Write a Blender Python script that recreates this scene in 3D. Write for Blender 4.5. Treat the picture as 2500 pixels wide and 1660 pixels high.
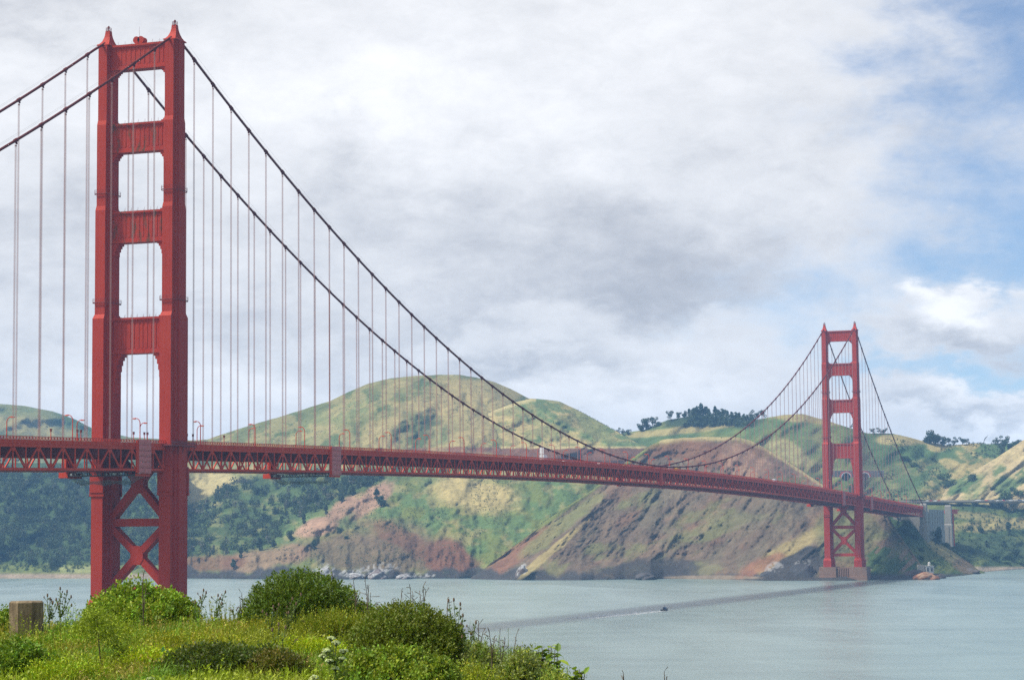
import bpy, bmesh, math, random
import numpy as np
from mathutils import Vector, Matrix

S = bpy.context.scene
COL = S.collection
for o in list(bpy.data.objects):
    bpy.data.objects.remove(o)
R = math.radians

# ------------------------------------------------------------------ camera
CAM = np.array([-731.52, -403.48, 39.97]); YAW = 0.341484; PIT = 0.0866852; ROL = -0.00936644
FPX = 5557.2; IW, IH = 2500.0, 1660.0; K = 2500 / 2361.0
FW = np.array([math.cos(PIT)*math.cos(YAW), math.cos(PIT)*math.sin(YAW), math.sin(PIT)])
RT = np.array([math.sin(YAW), -math.cos(YAW), 0.0]); UP = np.cross(RT, FW)
R2 = math.cos(ROL)*RT + math.sin(ROL)*UP; U2 = -math.sin(ROL)*RT + math.cos(ROL)*UP
cd = bpy.data.cameras.new('camera'); cam = bpy.data.objects.new('camera', cd); COL.objects.link(cam)
m = Matrix.Identity(4)
for i in range(3):
    m[i][0] = R2[i]; m[i][1] = U2[i]; m[i][2] = -FW[i]; m[i][3] = CAM[i]
cam.matrix_world = m
cd.sensor_width = 36; cd.lens = FPX/IW*36; cd.clip_start = 0.5; cd.clip_end = 40000
S.camera = cam

# ------------------------------------------------------------------ sky, sun, exposure
SUN_EL = R(56); SUN_H = np.array([-0.46, 0.888]); SUN_H /= np.linalg.norm(SUN_H)
SUN = np.array([SUN_H[0]*math.cos(SUN_EL), SUN_H[1]*math.cos(SUN_EL), math.sin(SUN_EL)])
S.view_settings.view_transform = 'Standard'; S.view_settings.look = 'None'
S.view_settings.gamma = 1; S.view_settings.use_curve_mapping = False
S.view_settings.exposure = 0.36
S.cycles.use_denoising = False; S.cycles.use_adaptive_sampling = False; S.cycles.sample_clamp_indirect = 3.0
S.cycles.volume_bounces = 1; S.cycles.max_bounces = 6; S.cycles.transparent_max_bounces = 8
S.cycles.volume_step_rate = 4
S.cycles.caustics_reflective = False; S.cycles.caustics_refractive = False

HAZE_DEN = 0.72e-4; HAZE_COL = (.30, .58, 1.0, 1)
W = bpy.data.worlds.new('World'); S.world = W; W.use_nodes = True

class NT:
    def __init__(self, nt):
        self.nt = nt
    def new(self, t, **kw):
        n = self.nt.nodes.new(t)
        for k, v in kw.items():
            setattr(n, k, v)
        return n
    def link(self, a, b):
        self.nt.links.new(a, b)
    def put(self, sock, v):
        if hasattr(v, 'is_linked') or isinstance(v, bpy.types.NodeSocket):
            self.nt.links.new(v, sock)
        else:
            sock.default_value = v
    def math(self, op, a, b=None, c=None, clamp=False):
        n = self.new('ShaderNodeMath', operation=op); n.use_clamp = clamp
        self.put(n.inputs[0], a)
        if b is not None: self.put(n.inputs[1], b)
        if c is not None: self.put(n.inputs[2], c)
        return n.outputs[0]
    def mix(self, f, a, b, blend='MIX'):
        n = self.new('ShaderNodeMix'); n.data_type = 'RGBA'; n.blend_type = blend
        self.put(n.inputs[0], f); self.put(n.inputs[6], a); self.put(n.inputs[7], b)
        return n.outputs[2]
    def noise(self, vec, scale, detail=4, rough=0.55, dist=0.0):
        n = self.new('ShaderNodeTexNoise')
        if vec is not None: self.link(vec, n.inputs['Vector'])
        n.inputs['Scale'].default_value = scale; n.inputs['Detail'].default_value = detail
        n.inputs['Roughness'].default_value = rough; n.inputs['Distortion'].default_value = dist
        return n.outputs['Fac']
    def mapping(self, vec, scale=(1, 1, 1), rot=(0, 0, 0), loc=(0, 0, 0)):
        n = self.new('ShaderNodeMapping'); self.link(vec, n.inputs['Vector'])
        n.inputs['Scale'].default_value = scale; n.inputs['Rotation'].default_value = rot
        n.inputs['Location'].default_value = loc
        return n.outputs[0]
    def smooth(self, v, a, b):
        n = self.new('ShaderNodeMapRange'); n.interpolation_type = 'SMOOTHSTEP'
        self.put(n.inputs[0], v); n.inputs[1].default_value = a; n.inputs[2].default_value = b
        return n.outputs[0]
    def ramp(self, v, pts):
        n = self.new('ShaderNodeValToRGB'); self.put(n.inputs[0], v)
        e = n.color_ramp.elements
        while len(e) < len(pts): e.new(0.5)
        for el, (p, c) in zip(e, pts):
            el.position = p; el.color = (*c, 1)
        return n.outputs[0]

def build_world():
    nt = NT(W.node_tree); W.node_tree.nodes.clear()
    tc = nt.new('ShaderNodeTexCoord'); D = tc.outputs['Generated']
    sep = nt.new('ShaderNodeSeparateXYZ'); nt.link(D, sep.inputs[0])
    az = nt.math('ARCTAN2', sep.outputs[1], sep.outputs[0])
    X = nt.math('MULTIPLY', nt.math('SUBTRACT', YAW, az), 57.2958)
    Y = nt.math('MULTIPLY', nt.math('ARCSINE', sep.outputs[2]), 57.2958)
    # slow warp so that the cloud masses have ragged edges
    Dn = nt.mapping(D, (1, 1, 2.0))
    wx = nt.math('MULTIPLY', nt.math('SUBTRACT', nt.noise(Dn, 16, 6, 0.58), 0.5), 9.0)
    wy = nt.math('MULTIPLY', nt.math('SUBTRACT', nt.noise(nt.mapping(Dn, loc=(3.1, 1.7, 5.3)), 16, 6, 0.58), 0.5), 5.0)
    Xw = nt.math('ADD', X, wx); Yw = nt.math('ADD', Y, wy)
    def blob(x, y, rx, ry, a):
        gx = nt.math('MULTIPLY', nt.math('SUBTRACT', Xw, (x-1180)*.01092), 1/(rx*.01092))
        gy = nt.math('MULTIPLY', nt.math('SUBTRACT', Yw, (1243-y)*.01092), 1/(ry*.01092))
        r2 = nt.math('ADD', nt.math('MULTIPLY', gx, gx), nt.math('MULTIPLY', gy, gy))
        return nt.math('MULTIPLY', nt.math('EXPONENT', nt.math('MULTIPLY', r2, -1.0)), a)
    def total(bl, base):
        s = base
        for b in bl:
            s = nt.math('ADD', s, blob(*b))
        return s
    right = nt.math('ADD', nt.math('MULTIPLY', sep.outputs[0], float(RT[0])), nt.math('MULTIPLY', sep.outputs[1], float(RT[1])))
    n1 = nt.math('SUBTRACT', nt.noise(Dn, 11, 9, 0.6, 0.4), 0.5)
    n2 = nt.math('SUBTRACT', nt.noise(nt.mapping(D, (1, 1, 2.8), loc=(9, 2, 4)), 7, 8, 0.6, 0.3), 0.5)
    n3 = nt.math('SUBTRACT', nt.noise(nt.mapping(D, (1, 1, 2.2), loc=(1, 7, 2)), 30, 8, 0.62, 0.2), 0.5)
    n4 = nt.math('SUBTRACT', nt.noise(nt.mapping(D, (1, 1, 1.7), loc=(5, 3, 8)), 75, 7, .66, .5), 0.5)
    # how much clear sky shows
    blue = total(SKY_BLUE, nt.math('MULTIPLY', nt.math('SUBTRACT', right, 0.10), 2.0))
    blue = nt.math('ADD', blue, nt.math('MULTIPLY', n1, 1.5))
    blue = nt.math('ADD', blue, nt.math('MULTIPLY', n3, 0.5))
    blue = nt.math('ADD', blue, nt.math('MULTIPLY', n4, 0.45))
    blue = nt.math('MULTIPLY', nt.smooth(blue, -0.12, 1.05), .94)
    # how bright the cloud is
    br = total(SKY_LIGHT, 0.63)
    br = nt.math('ADD', br, nt.math('MULTIPLY', n2, 0.46))
    br = nt.math('ADD', br, nt.math('MULTIPLY', n3, 0.34))
    br = nt.math('ADD', br, nt.math('MULTIPLY', n4, 0.24))
    ccol = nt.ramp(br, [(0.0, (.25, .265, .30)), (0.32, (.43, .44, .475)), (0.58, (.65, .655, .675)), (0.82, (.80, .80, .815)), (1.0, (.90, .90, .905))])
    sky = nt.new('ShaderNodeTexSky'); sky.sky_type = 'NISHITA'; sky.sun_disc = False
    sky.sun_elevation = SUN_EL; sky.sun_rotation = math.atan2(SUN[0], SUN[1])
    sky.air_density = 0.75; sky.dust_density = 0.0; sky.ozone_density = 4.0
    bg1 = nt.new('ShaderNodeBackground'); nt.link(sky.outputs[0], bg1.inputs[0]); bg1.inputs[1].default_value = 0.10
    bg2 = nt.new('ShaderNodeBackground'); nt.link(ccol, bg2.inputs[0]); bg2.inputs[1].default_value = 1.0
    mx = nt.new('ShaderNodeMixShader'); nt.link(blue, mx.inputs[0])
    nt.link(bg2.outputs[0], mx.inputs[1]); nt.link(bg1.outputs[0], mx.inputs[2])
    out = nt.new('ShaderNodeOutputWorld'); nt.link(mx.outputs[0], out.inputs[0])

# (x, y, half width, half height, amount) in degrees*91.6 from straight ahead / horizon
SKY_BLUE = [(2340, 80, 260, 170, .75), (2150, 280, 330, 160, .50), (2330, 560, 240, 130, .55), (2200, 865, 240, 55, .85), (1930, 700, 240, 110, .25), (1960, 860, 160, 80, .25),
            (2250, 715, 150, 55, -1.0), (2310, 965, 240, 70, -1.1), (2090, 970, 110, 60, -.7), (1750, 480, 200, 120, -.1), (2100, 780, 150, 40, -.5),
            (1300, 300, 700, 300, -.6), (300, 600, 700, 500, -.8), (1200, 900, 600, 120, -.6)]
SKY_LIGHT = [(950, 230, 420, 150, .20), (1250, 330, 250, 90, .08), (960, 500, 280, 110, -.14), (1500, 560, 320, 110, -.22), (780, 400, 140, 70, -.12),
             (820, 330, 120, 60, -.04), (1250, 680, 480, 70, -.16), (1150, 845, 330, 40, -.26), (650, 760, 300, 60, -.12), (1650, 690, 260, 70, -.14), (1000, 730, 240, 30, .10),
             (100, 560, 220, 160, -.14), (100, 30, 420, 60, -.18), (330, 880, 300, 60, .14), (1500, 930, 300, 50, .14), (620, 930, 260, 60, .10),
             (1850, 740, 200, 40, .12), (2190, 690, 120, 38, .36), (2240, 775, 210, 40, -.24), (2160, 955, 160, 35, -.20), (2290, 920, 110, 32, .30),
             (2260, 1000, 160, 25, .30), (300, 300, 400, 150, .08), (1800, 200, 500, 200, .05), (2080, 430, 200, 60, -.12)]
build_world()

sl = bpy.data.lights.new('sun', 'SUN'); sl.energy = 4.2; sl.angle = R(8); sl.color = (1, .95, .86)
so = bpy.data.objects.new('sun', sl); COL.objects.link(so)
so.rotation_euler = Vector(SUN).to_track_quat('Z', 'Y').to_euler(); so.location = (0, 0, 900)

# ------------------------------------------------------------------ helpers
def ray(dx, dy):
    return FW + (dx*K-IW/2)/FPX*R2 - (dy*K-IH/2)/FPX*U2
def at(dx, dy, d):
    """place at view depth d metres in the direction of picture point (dx,dy)"""
    return CAM + d*ray(dx, dy)
def ground(dx, dy, z=0.0):
    r = ray(dx, dy); t = (z-CAM[2])/r[2]
    return CAM + t*r, t

def tag(o, label=None, cat=None, group=None, kind=None):
    if label: o['label'] = label
    if cat: o['category'] = cat
    if group: o['group'] = group
    if kind: o['kind'] = kind
    return o
def empty(name, loc=(0, 0, 0), parent=None):
    o = bpy.data.objects.new(name, None); COL.objects.link(o); o.location = loc
    o.empty_display_size = 1
    if parent: o.parent = parent
    return o
def link(name, me, parent=None, loc=None, rot=None, scale=None):
    o = bpy.data.objects.new(name, me); COL.objects.link(o)
    if parent: o.parent = parent
    if loc is not None: o.location = loc
    if rot is not None: o.rotation_euler = rot
    if scale is not None: o.scale = scale
    return o
def copy_tree(o, parent=None):
    c = o.copy(); COL.objects.link(c)
    if parent: c.parent = parent
    for ch in o.children:
        copy_tree(ch, c)
    return c

def mesh_np(name, V, F, mat=None, col=None, smooth=False):
    V = np.asarray(V, np.float32).reshape(-1, 3); F = np.asarray(F, np.int32)
    me = bpy.data.meshes.new(name); n = F.shape[1]
    me.vertices.add(len(V)); me.vertices.foreach_set('co', V.ravel())
    me.loops.add(F.size); me.loops.foreach_set('vertex_index', F.ravel())
    me.polygons.add(len(F)); me.polygons.foreach_set('loop_start', np.arange(0, F.size, n, dtype=np.int32))
    if smooth: me.polygons.foreach_set('use_smooth', np.ones(len(F), bool))
    me.update(calc_edges=True)
    if col is not None:
        a = me.color_attributes.new('Col', 'FLOAT_COLOR', 'POINT')
        c = np.ones((len(V), 4), np.float32); c[:, :3] = col; a.data.foreach_set('color', c.ravel())
    if mat: me.materials.append(mat)
    return me

class MB:
    """collects boxes, bars, tubes and prisms into one mesh"""
    def __init__(self): self.v = []; self.f = []
    def add(self, vs, fs):
        n = len(self.v); self.v += [tuple(map(float, p)) for p in vs]; self.f += [tuple(n+i for i in f) for f in fs]; return self
    def hexa(self, p):
        return self.add(p, [(0, 3, 2, 1), (4, 5, 6, 7), (0, 1, 5, 4), (1, 2, 6, 5), (2, 3, 7, 6), (3, 0, 4, 7)])
    def box(self, x0, x1, y0, y1, z0, z1):
        return self.hexa([(x0, y0, z0), (x1, y0, z0), (x1, y1, z0), (x0, y1, z0), (x0, y0, z1), (x1, y0, z1), (x1, y1, z1), (x0, y1, z1)])
    def bar(self, a, b, w, h, side=(0, 1, 0)):
        a = Vector(a); b = Vector(b); d = (b-a).normalized(); s = Vector(side)
        s = (s-d*s.dot(d)).normalized(); u = d.cross(s)
        p = []
        for q in (a, b):
            p += [q-s*w/2-u*h/2, q+s*w/2-u*h/2, q+s*w/2+u*h/2, q-s*w/2+u*h/2]
        return self.hexa(p)
    def tube(self, pts, rad, n=6, cap=True):
        pts = [Vector(p) for p in pts]; rads = rad if hasattr(rad, '__len__') else [rad]*len(pts)
        base = len(self.v); ref = Vector((0.31, 0.17, 0.93)); vs = []
        for i, p in enumerate(pts):
            d = (pts[min(i+1, len(pts)-1)]-pts[max(i-1, 0)]).normalized()
            s = d.cross(ref)
            if s.length < 1e-3: s = d.cross(Vector((1, 0, 0)))
            s.normalize(); u = d.cross(s)
            for k in range(n):
                t = 2*math.pi*k/n; vs.append(p+(s*math.cos(t)+u*math.sin(t))*rads[i])
        fs = []
        for i in range(len(pts)-1):
            for k in range(n):
                a = i*n+k; b = i*n+(k+1) % n
                fs.append((a, b, b+n, a+n))
        if cap:
            fs.append(tuple(range(n-1, -1, -1))); fs.append(tuple((len(pts)-1)*n+k for k in range(n)))
        return self.add(vs, fs)
    def loft(self, rings):
        n = len(rings[0]); vs = [p for r in rings for p in r]; fs = []
        for i in range(len(rings)-1):
            for k in range(n):
                a = i*n+k; b = i*n+(k+1) % n
                fs.append((a, b, b+n, a+n))
        fs.append(tuple(range(n-1, -1, -1))); fs.append(tuple((len(rings)-1)*n+k for k in range(n)))
        return self.add(vs, fs)
    def prism(self, poly, x0, x1):
        """polygon in (y,z) run out along x"""
        n = len(poly)
        vs = [(x0, y, z) for y, z in poly]+[(x1, y, z) for y, z in poly]
        fs = [tuple(range(n)), tuple(range(2*n-1, n-1, -1))]+[((k+1) % n, k, n+k, n+(k+1) % n) for k in range(n)]
        return self.add(vs, fs)
    def disc(self, c, r, h, n=14, axis='z'):
        a = Vector(c); d = {'z': Vector((0, 0, 1)), 'x': Vector((1, 0, 0)), 'y': Vector((0, 1, 0))}[axis]
        return self.tube([a-d*h/2, a+d*h/2], r, n)
    def mesh(self, name, mat, smooth=False):
        me = bpy.data.meshes.new(name); me.from_pydata(self.v, [], self.f)
        bm = bmesh.new(); bm.from_mesh(me); bmesh.ops.recalc_face_normals(bm, faces=bm.faces); bm.to_mesh(me); bm.free()
        if mat: me.materials.append(mat)
        if smooth:
            me.polygons.foreach_set('use_smooth', np.ones(len(me.polygons), bool))
        me.update(); return me
    def build(self, name, mat, parent=None, smooth=False, loc=None, rot=None):
        return link(name, self.mesh(name, mat, smooth), parent, loc, rot)

# value noise on a lattice
_rs = np.random.RandomState(7); _T = _rs.rand(256, 256)
def vnoise(x, y):
    x = np.asarray(x, float); y = np.asarray(y, float)
    xi = np.floor(x).astype(int); yi = np.floor(y).astype(int); fx = x-xi; fy = y-yi
    fx = fx*fx*(3-2*fx); fy = fy*fy*(3-2*fy)
    a = _T[xi % 256, yi % 256]; b = _T[(xi+1) % 256, yi % 256]; c = _T[xi % 256, (yi+1) % 256]; d = _T[(xi+1) % 256, (yi+1) % 256]
    return (a*(1-fx)+b*fx)*(1-fy)+(c*(1-fx)+d*fx)*fy
def fbm(x, y, o=5, g=0.5):
    s = 0; a = 1; t = 0
    for i in range(o):
        s = s+a*vnoise(x*2**i+17.3*i, y*2**i+9.1*i); t += a; a *= g
    return s/t
def sstep(v, a, b):
    t = np.clip((v-a)/(b-a), 0, 1); return t*t*(3-2*t)

# ------------------------------------------------------------------ materials
def material(name, base=(.5, .5, .5), rough=.6, metal=0.0, var=0.0, scale=1.0, spec=.5):
    M = bpy.data.materials.new(name); M.use_nodes = True; nt = NT(M.node_tree)
    b = M.node_tree.nodes['Principled BSDF']
    b.inputs['Roughness'].default_value = rough; b.inputs['Metallic'].default_value = metal
    b.inputs['Specular IOR Level'].default_value = spec
    if var > 0:
        g = nt.new('ShaderNodeNewGeometry')
        n = nt.noise(g.outputs['Position'], scale, 6, .6)
        f = nt.math('MULTIPLY_ADD', n, 2*var, 1-var)
        c = nt.new('ShaderNodeMix'); c.data_type = 'RGBA'; c.blend_type = 'MULTIPLY'; c.inputs[0].default_value = 1
        c.inputs[6].default_value = (*base, 1)
        cb = nt.new('ShaderNodeCombineColor')
        for i in range(3): nt.link(f, cb.inputs[i])
        nt.link(cb.outputs[0], c.inputs[7]); nt.link(c.outputs[2], b.inputs['Base Color'])
    else:
        b.inputs['Base Color'].default_value = (*base, 1)
    return M

def paint(name, base, stain=0.0):
    """bridge paint: plate seams, runs and faded patches"""
    M = bpy.data.materials.new(name); M.use_nodes = True; nt = NT(M.node_tree)
    b = M.node_tree.nodes['Principled BSDF']; b.inputs['Roughness'].default_value = .68
    b.inputs['Specular IOR Level'].default_value = .18
    g = nt.new('ShaderNodeNewGeometry'); P = g.outputs['Position']
    big = nt.noise(P, .06, 5, .6)
    run = nt.noise(nt.mapping(P, (1.6, 1.6, .06)), 1.0, 4, .6)
    fine = nt.noise(P, .9, 5, .6)
    v = nt.math('ADD', nt.math('MULTIPLY', big, .40), nt.math('MULTIPLY', run, .40))
    v = nt.math('ADD', v, nt.math('MULTIPLY', fine, .25))
    c = nt.ramp(v, [(0.30, tuple(x*.62 for x in base)), (0.50, base), (0.72, (base[0]*1.15, base[1]*1.5, base[2]*1.5))])
    if stain > 0:
        st = nt.noise(nt.mapping(P, (.55, .55, .14)), 1.0, 6, .65)
        st = nt.math('MULTIPLY', nt.smooth(st, .50, .66), stain)
        c = nt.mix(st, c, (.085, .060, .028, 1))
    br = nt.new('ShaderNodeTexBrick'); br.inputs['Scale'].default_value = 1
    br.inputs['Mortar Size'].default_value = .03; br.inputs['Brick Width'].default_value = 3.2; br.inputs['Row Height'].default_value = 3.6
    cx = nt.new('ShaderNodeSeparateXYZ'); nt.link(P, cx.inputs[0])
    cb = nt.new('ShaderNodeCombineXYZ'); nt.link(nt.math('ADD', cx.outputs[0], cx.outputs[1]), cb.inputs[0]); nt.link(cx.outputs[2], cb.inputs[1])
    nt.link(cb.outputs[0], br.inputs['Vector'])
    bp = nt.new('ShaderNodeBump'); bp.inputs['Strength'].default_value = .35; bp.inputs['Distance'].default_value = .05
    nt.link(nt.math('SUBTRACT', 1.0, br.outputs['Fac']), bp.inputs['Height']); nt.link(bp.outputs[0], b.inputs['Normal'])
    c = nt.mix(nt.math('MULTIPLY', br.outputs['Fac'], .35), c, tuple(x*.45 for x in base)+(1,))
    nt.link(c, b.inputs['Base Color'])
    return M

def leafmat(name, trans=.3, rough=.55):
    M = bpy.data.materials.new(name); M.use_nodes = True; nt = NT(M.node_tree)
    b = M.node_tree.nodes['Principled BSDF']; b.inputs['Roughness'].default_value = rough
    b.inputs['Specular IOR Level'].default_value = .25
    a = nt.new('ShaderNodeVertexColor'); a.layer_name = 'Col'
    nt.link(a.outputs[0], b.inputs['Base Color'])
    if trans > 0:
        t = nt.new('ShaderNodeBsdfTranslucent'); nt.link(nt.mix(.35, a.outputs[0], (.30, .40, .02, 1), 'MIX'), t.inputs[0])
        mx = nt.new('ShaderNodeMixShader'); mx.inputs[0].default_value = trans
        nt.link(b.outputs[0], mx.inputs[1]); nt.link(t.outputs[0], mx.inputs[2])
        nt.link(mx.outputs[0], M.node_tree.nodes['Material Output'].inputs[0])
    return M

def hillmat(name='hillside', scrub=1.0, relief=4.0):
    M = bpy.data.materials.new(name); M.use_nodes = True; nt = NT(M.node_tree)
    b = M.node_tree.nodes['Principled BSDF']; b.inputs['Roughness'].default_value = .95
    b.inputs['Specular IOR Level'].default_value = .08
    a = nt.new('ShaderNodeVertexColor'); a.layer_name = 'Col'
    g = nt.new('ShaderNodeNewGeometry'); P = g.outputs['Position']
    n1 = nt.noise(P, .11, 7, .68); n2 = nt.noise(P, .03, 5, .6)
    n4 = nt.noise(nt.mapping(P, (.05, .05, .02)), 1.0, 6, .6)
    v = nt.math('ADD', nt.math('MULTIPLY', n1, 1.15), nt.math('MULTIPLY', n2, .65))
    v = nt.math('ADD', v, nt.math('MULTIPLY', n4, .5))
    f = nt.math('SUBTRACT', v, .15)
    cb = nt.new('ShaderNodeCombineColor')
    for i in range(3): nt.link(f, cb.inputs[i])
    c = nt.mix(1.0, a.outputs[0], cb.outputs[0], 'MULTIPLY')
    # low scrub clumps on the open slopes
    n3 = nt.smooth(nt.noise(P, .07, 6, .72), .56, .64)
    c = nt.mix(nt.math('MULTIPLY', n3, .50*scrub), c, nt.mix(.6, c, (.045, .07, .03, 1)))
    n5 = nt.smooth(nt.noise(P, .26, 4, .65), .57, .63)
    c = nt.mix(nt.math('MULTIPLY', n5, .45*scrub), c, nt.mix(.75, c, (.035, .055, .025, 1)))
    n6 = nt.smooth(nt.noise(nt.mapping(P, loc=(7, 3, 1)), .33, 4, .65), .60, .66)
    c = nt.mix(nt.math('MULTIPLY', n6, .35), c, nt.mix(.5, c, (.34, .30, .20, 1)))
    nt.link(c, b.inputs['Base Color'])
    bp = nt.new('ShaderNodeBump'); bp.inputs['Strength'].default_value = .8; bp.inputs['Distance'].default_value = relief
    nt.link(n1, bp.inputs['Height']); nt.link(bp.outputs[0], b.inputs['Normal'])
    return M

ORANGE = (.390, .031, .012)
M_RED = paint('bridge_paint', ORANGE)
M_STAIN = paint('weathered_bridge_paint', ORANGE, .85)
M_TRUSS = paint('truss_paint', (.55, .052, .018))
M_CABLE = paint('backlit_cable_red', (.12, .014, .010))  # bridge red darkened so the colour carries the backlit look of the cables
M_ROPE = material('rope_paint', (.38, .20, .18), .6)
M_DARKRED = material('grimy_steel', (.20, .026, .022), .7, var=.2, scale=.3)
M_ASPH = material('asphalt', (.05, .05, .052), .9, var=.2, scale=.5)
M_CONC = material('concrete', (.29, .275, .24), .9, var=.25, scale=.35)
M_PIER = material('pier_concrete', (.26, .15, .105), .9, var=.35, scale=.25)
M_DARK = material('dark_steel', (.03, .03, .035), .6)
M_WHITE = material('white_paint', (.78, .78, .77), .5, var=.06, scale=2)
M_WRAP = material('scaffold_sheeting', (.52, .15, .13), .7, var=.12, scale=.7)
M_NET = material('grey_netting', (.10, .11, .12), .9)
M_GLASS = material('dark_glass', (.02, .025, .03), .15)
M_LAMP = material('lamp_lens', (.62, .42, .18), .4)
M_YEL = material('yellow_paint', (.60, .40, .05), .5)
M_REDV = material('red_car_paint', (.45, .03, .03), .35)
M_BLUEV = material('blue_car_paint', (.05, .08, .16), .35)
M_RUB = material('rubber', (.02, .02, .02), .8)
M_LEAF = leafmat('leaves', .24)
M_FAR = leafmat('far_foliage', .12, .8)
M_HILL = hillmat(); M_CLIFF = hillmat('cliff_rock', .35, 2.0)
M_TRUNK = material('bark', (.10, .075, .055), .9, var=.3, scale=3)
M_CORE = material('shade_core', (.018, .024, .010), .95)  # near-black colour stands in for shade inside the bushes

# ------------------------------------------------------------------ setting: water, hills, ground
def watermat():
    M = bpy.data.materials.new('sea_water'); M.use_nodes = True; nt = NT(M.node_tree)
    b = M.node_tree.nodes['Principled BSDF']
    g = nt.new('ShaderNodeNewGeometry'); P = g.outputs['Position']
    Pr = nt.mapping(P, (1, 1, 1), (0, 0, -YAW-.1))
    big = nt.noise(nt.mapping(Pr, (.004, .014, 1)), 1.0, 7, .62, .8)
    streak = nt.noise(nt.mapping(Pr, (.03, .004, 1)), 1.0, 5, .6)
    c = nt.ramp(nt.math('ADD', nt.math('MULTIPLY', big, .6), nt.math('MULTIPLY', streak, .4)),
                [(.38, (.105, .170, .158)), (.62, (.180, .255, .240))])
    # broken foam flecks and drift lines
    fo = nt.noise(nt.mapping(Pr, (.35, .12, 1)), 1.0, 6, .7)
    band = nt.noise(nt.mapping(Pr, (.012, .0022, 1), loc=(3, 1, 0)), 1.0, 4, .55, .5)
    foam = nt.math('MULTIPLY', nt.smooth(fo, .66, .74), nt.smooth(band, .52, .66))
    c = nt.mix(nt.math('MULTIPLY', foam, .8), c, (.75, .78, .78, 1))
    nt.link(c, b.inputs['Base Color'])
    b.inputs['IOR'].default_value = 1.65
    nt.link(nt.math('MULTIPLY_ADD', big, .16, .16), b.inputs['Roughness'])
    w1 = nt.noise(nt.mapping(Pr, (.22, .10, 1)), 1.0, 6, .62, .3)
    w2 = nt.noise(nt.mapping(Pr, (.05, .022, 1)), 1.0, 4, .55)
    h = nt.math('ADD', nt.math('MULTIPLY', w1, 1.3), nt.math('MULTIPLY', w2, 1.4))
    bp = nt.new('ShaderNodeBump'); bp.inputs['Strength'].default_value = .42; bp.inputs['Distance'].default_value = .9
    nt.link(h, bp.inputs['Height']); nt.link(bp.outputs[0], b.inputs['Normal'])
    return M
M_WATER = watermat()
mb = MB(); mb.add([(-3000, -6000, 0), (7500, -6000, 0), (7500, 6000, 0), (-3000, 6000, 0)], [(0, 1, 2, 3)])
tag(mb.build('water', M_WATER), 'rippled grey green strait under the bridge', kind='structure')

TAN = np.array((.34, .275, .115)); STRAW = np.array((.42, .35, .16)); SCRUB = np.array((.050, .085, .030)); GREEN = np.array((.130, .155, .042))
OLIVE = np.array((.15, .16, .06)); WOOD = np.array((.030, .050, .024)); ROCK = np.array((.135, .092, .058)); REDROCK = np.array((.185, .086, .050))
DARKROCK = np.array((.045, .042, .042)); GUANO = np.array((.36, .36, .355)); SAND = np.array((.33, .26, .19)); GREYROCK = np.array((.118, .086, .060))
PINKROCK = np.array((.33, .205, .135))

def interp(cols, k, x):
    return np.interp(x, [c[0] for c in cols], [c[k] for c in cols])
HILL = {}
def hill(name, cols, x0, x1, dx, nt, shore, gam, relief, ridges, colour, label, crest_noise=1.5, mat=None):
    """a hillside from its foot (or shoreline) up to its crest and down the far side.
    cols: x, foot y, foot depth, crest y, crest depth"""
    xs = np.arange(x0, x1+.1, dx); nx = len(xs)
    yb = interp(cols, 1, xs); db = interp(cols, 2, xs); yc = interp(cols, 3, xs); dc = interp(cols, 4, xs)
    yc = yc+(fbm(xs*.03+x0, xs*0+3.3, 5, .6)-.5)*2*crest_noise
    if shore:
        db = np.array([ground(x, y)[1] for x, y in zip(xs, yb)])
        dc = np.maximum(dc, db+20)
    ts = np.linspace(0, 1, nt)
    T, XX = np.meshgrid(ts, xs, indexing='ij')
    Y = yb+(yc-yb)*T
    g = gam(XX, Y) if callable(gam) else gam
    Dp = db+(dc-db)*T**g
    fade = np.clip(T*6, 0, 1)*np.clip((1-T)*9, .15, 1)*np.clip((yb-yc)/60.0, 0, 1)
    Dp = Dp+relief(XX, Y, T)*fade
    for pts, width, amp in ridges:
        best = np.full(XX.shape, 1e9)
        for (ax, ay), (bx, by) in zip(pts[:-1], pts[1:]):
            vx, vy = bx-ax, by-ay; L2 = vx*vx+vy*vy
            s = np.clip(((XX-ax)*vx+(Y-ay)*vy)/L2, 0, 1)
            best = np.minimum(best, np.hypot(XX-ax-s*vx, Y-ay-s*vy))
        wob = 1+.5*(fbm(XX*.02, Y*.02, 3)-.5)
        Dp = Dp-amp*np.exp(-best/(width*wob))*np.clip(T*6, 0, 1)*np.clip((1-T)*6, 0, 1)
    C = colour(XX, Y, T)
    A = FW[None, None, :]+((XX*K-IW/2)/FPX)[..., None]*R2-((Y*K-IH/2)/FPX)[..., None]*U2
    P = CAM+Dp[..., None]*A
    # far side: falls away behind the crest; near skirt: runs under the water or the ground before it
    back = []
    top = P[-1]; hd = np.array([FW[0], FW[1], 0]); hd /= np.linalg.norm(hd)
    for q in (.12, .4, 1.0):
        b = top+hd*(top[:, 2:3]*1.9+20)*q; b[:, 2] = top[:, 2]*(1-q**1.1)-6*q
        back.append(b)
    sk = P[0].copy(); sk[:, 2] -= 8
    P = np.concatenate([sk[None], P, np.array(back)], 0)
    C = np.concatenate([C[:1], C, np.repeat(C[-1:], 3, 0)], 0)
    nr = P.shape[0]
    idx = np.arange(nr*nx).reshape(nr, nx)
    F = np.stack([idx[:-1, :-1], idx[:-1, 1:], idx[1:, 1:], idx[1:, :-1]], -1).reshape(-1, 4)
    me = mesh_np(name, P.reshape(-1, 3), F, mat or M_HILL, np.clip(C.reshape(-1, 3), .01, .85), True)
    o = link(name, me); tag(o, label, kind='structure')
    HILL[label] = (xs, ts, P[1:1+nt], yb, yc)
    return o
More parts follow.
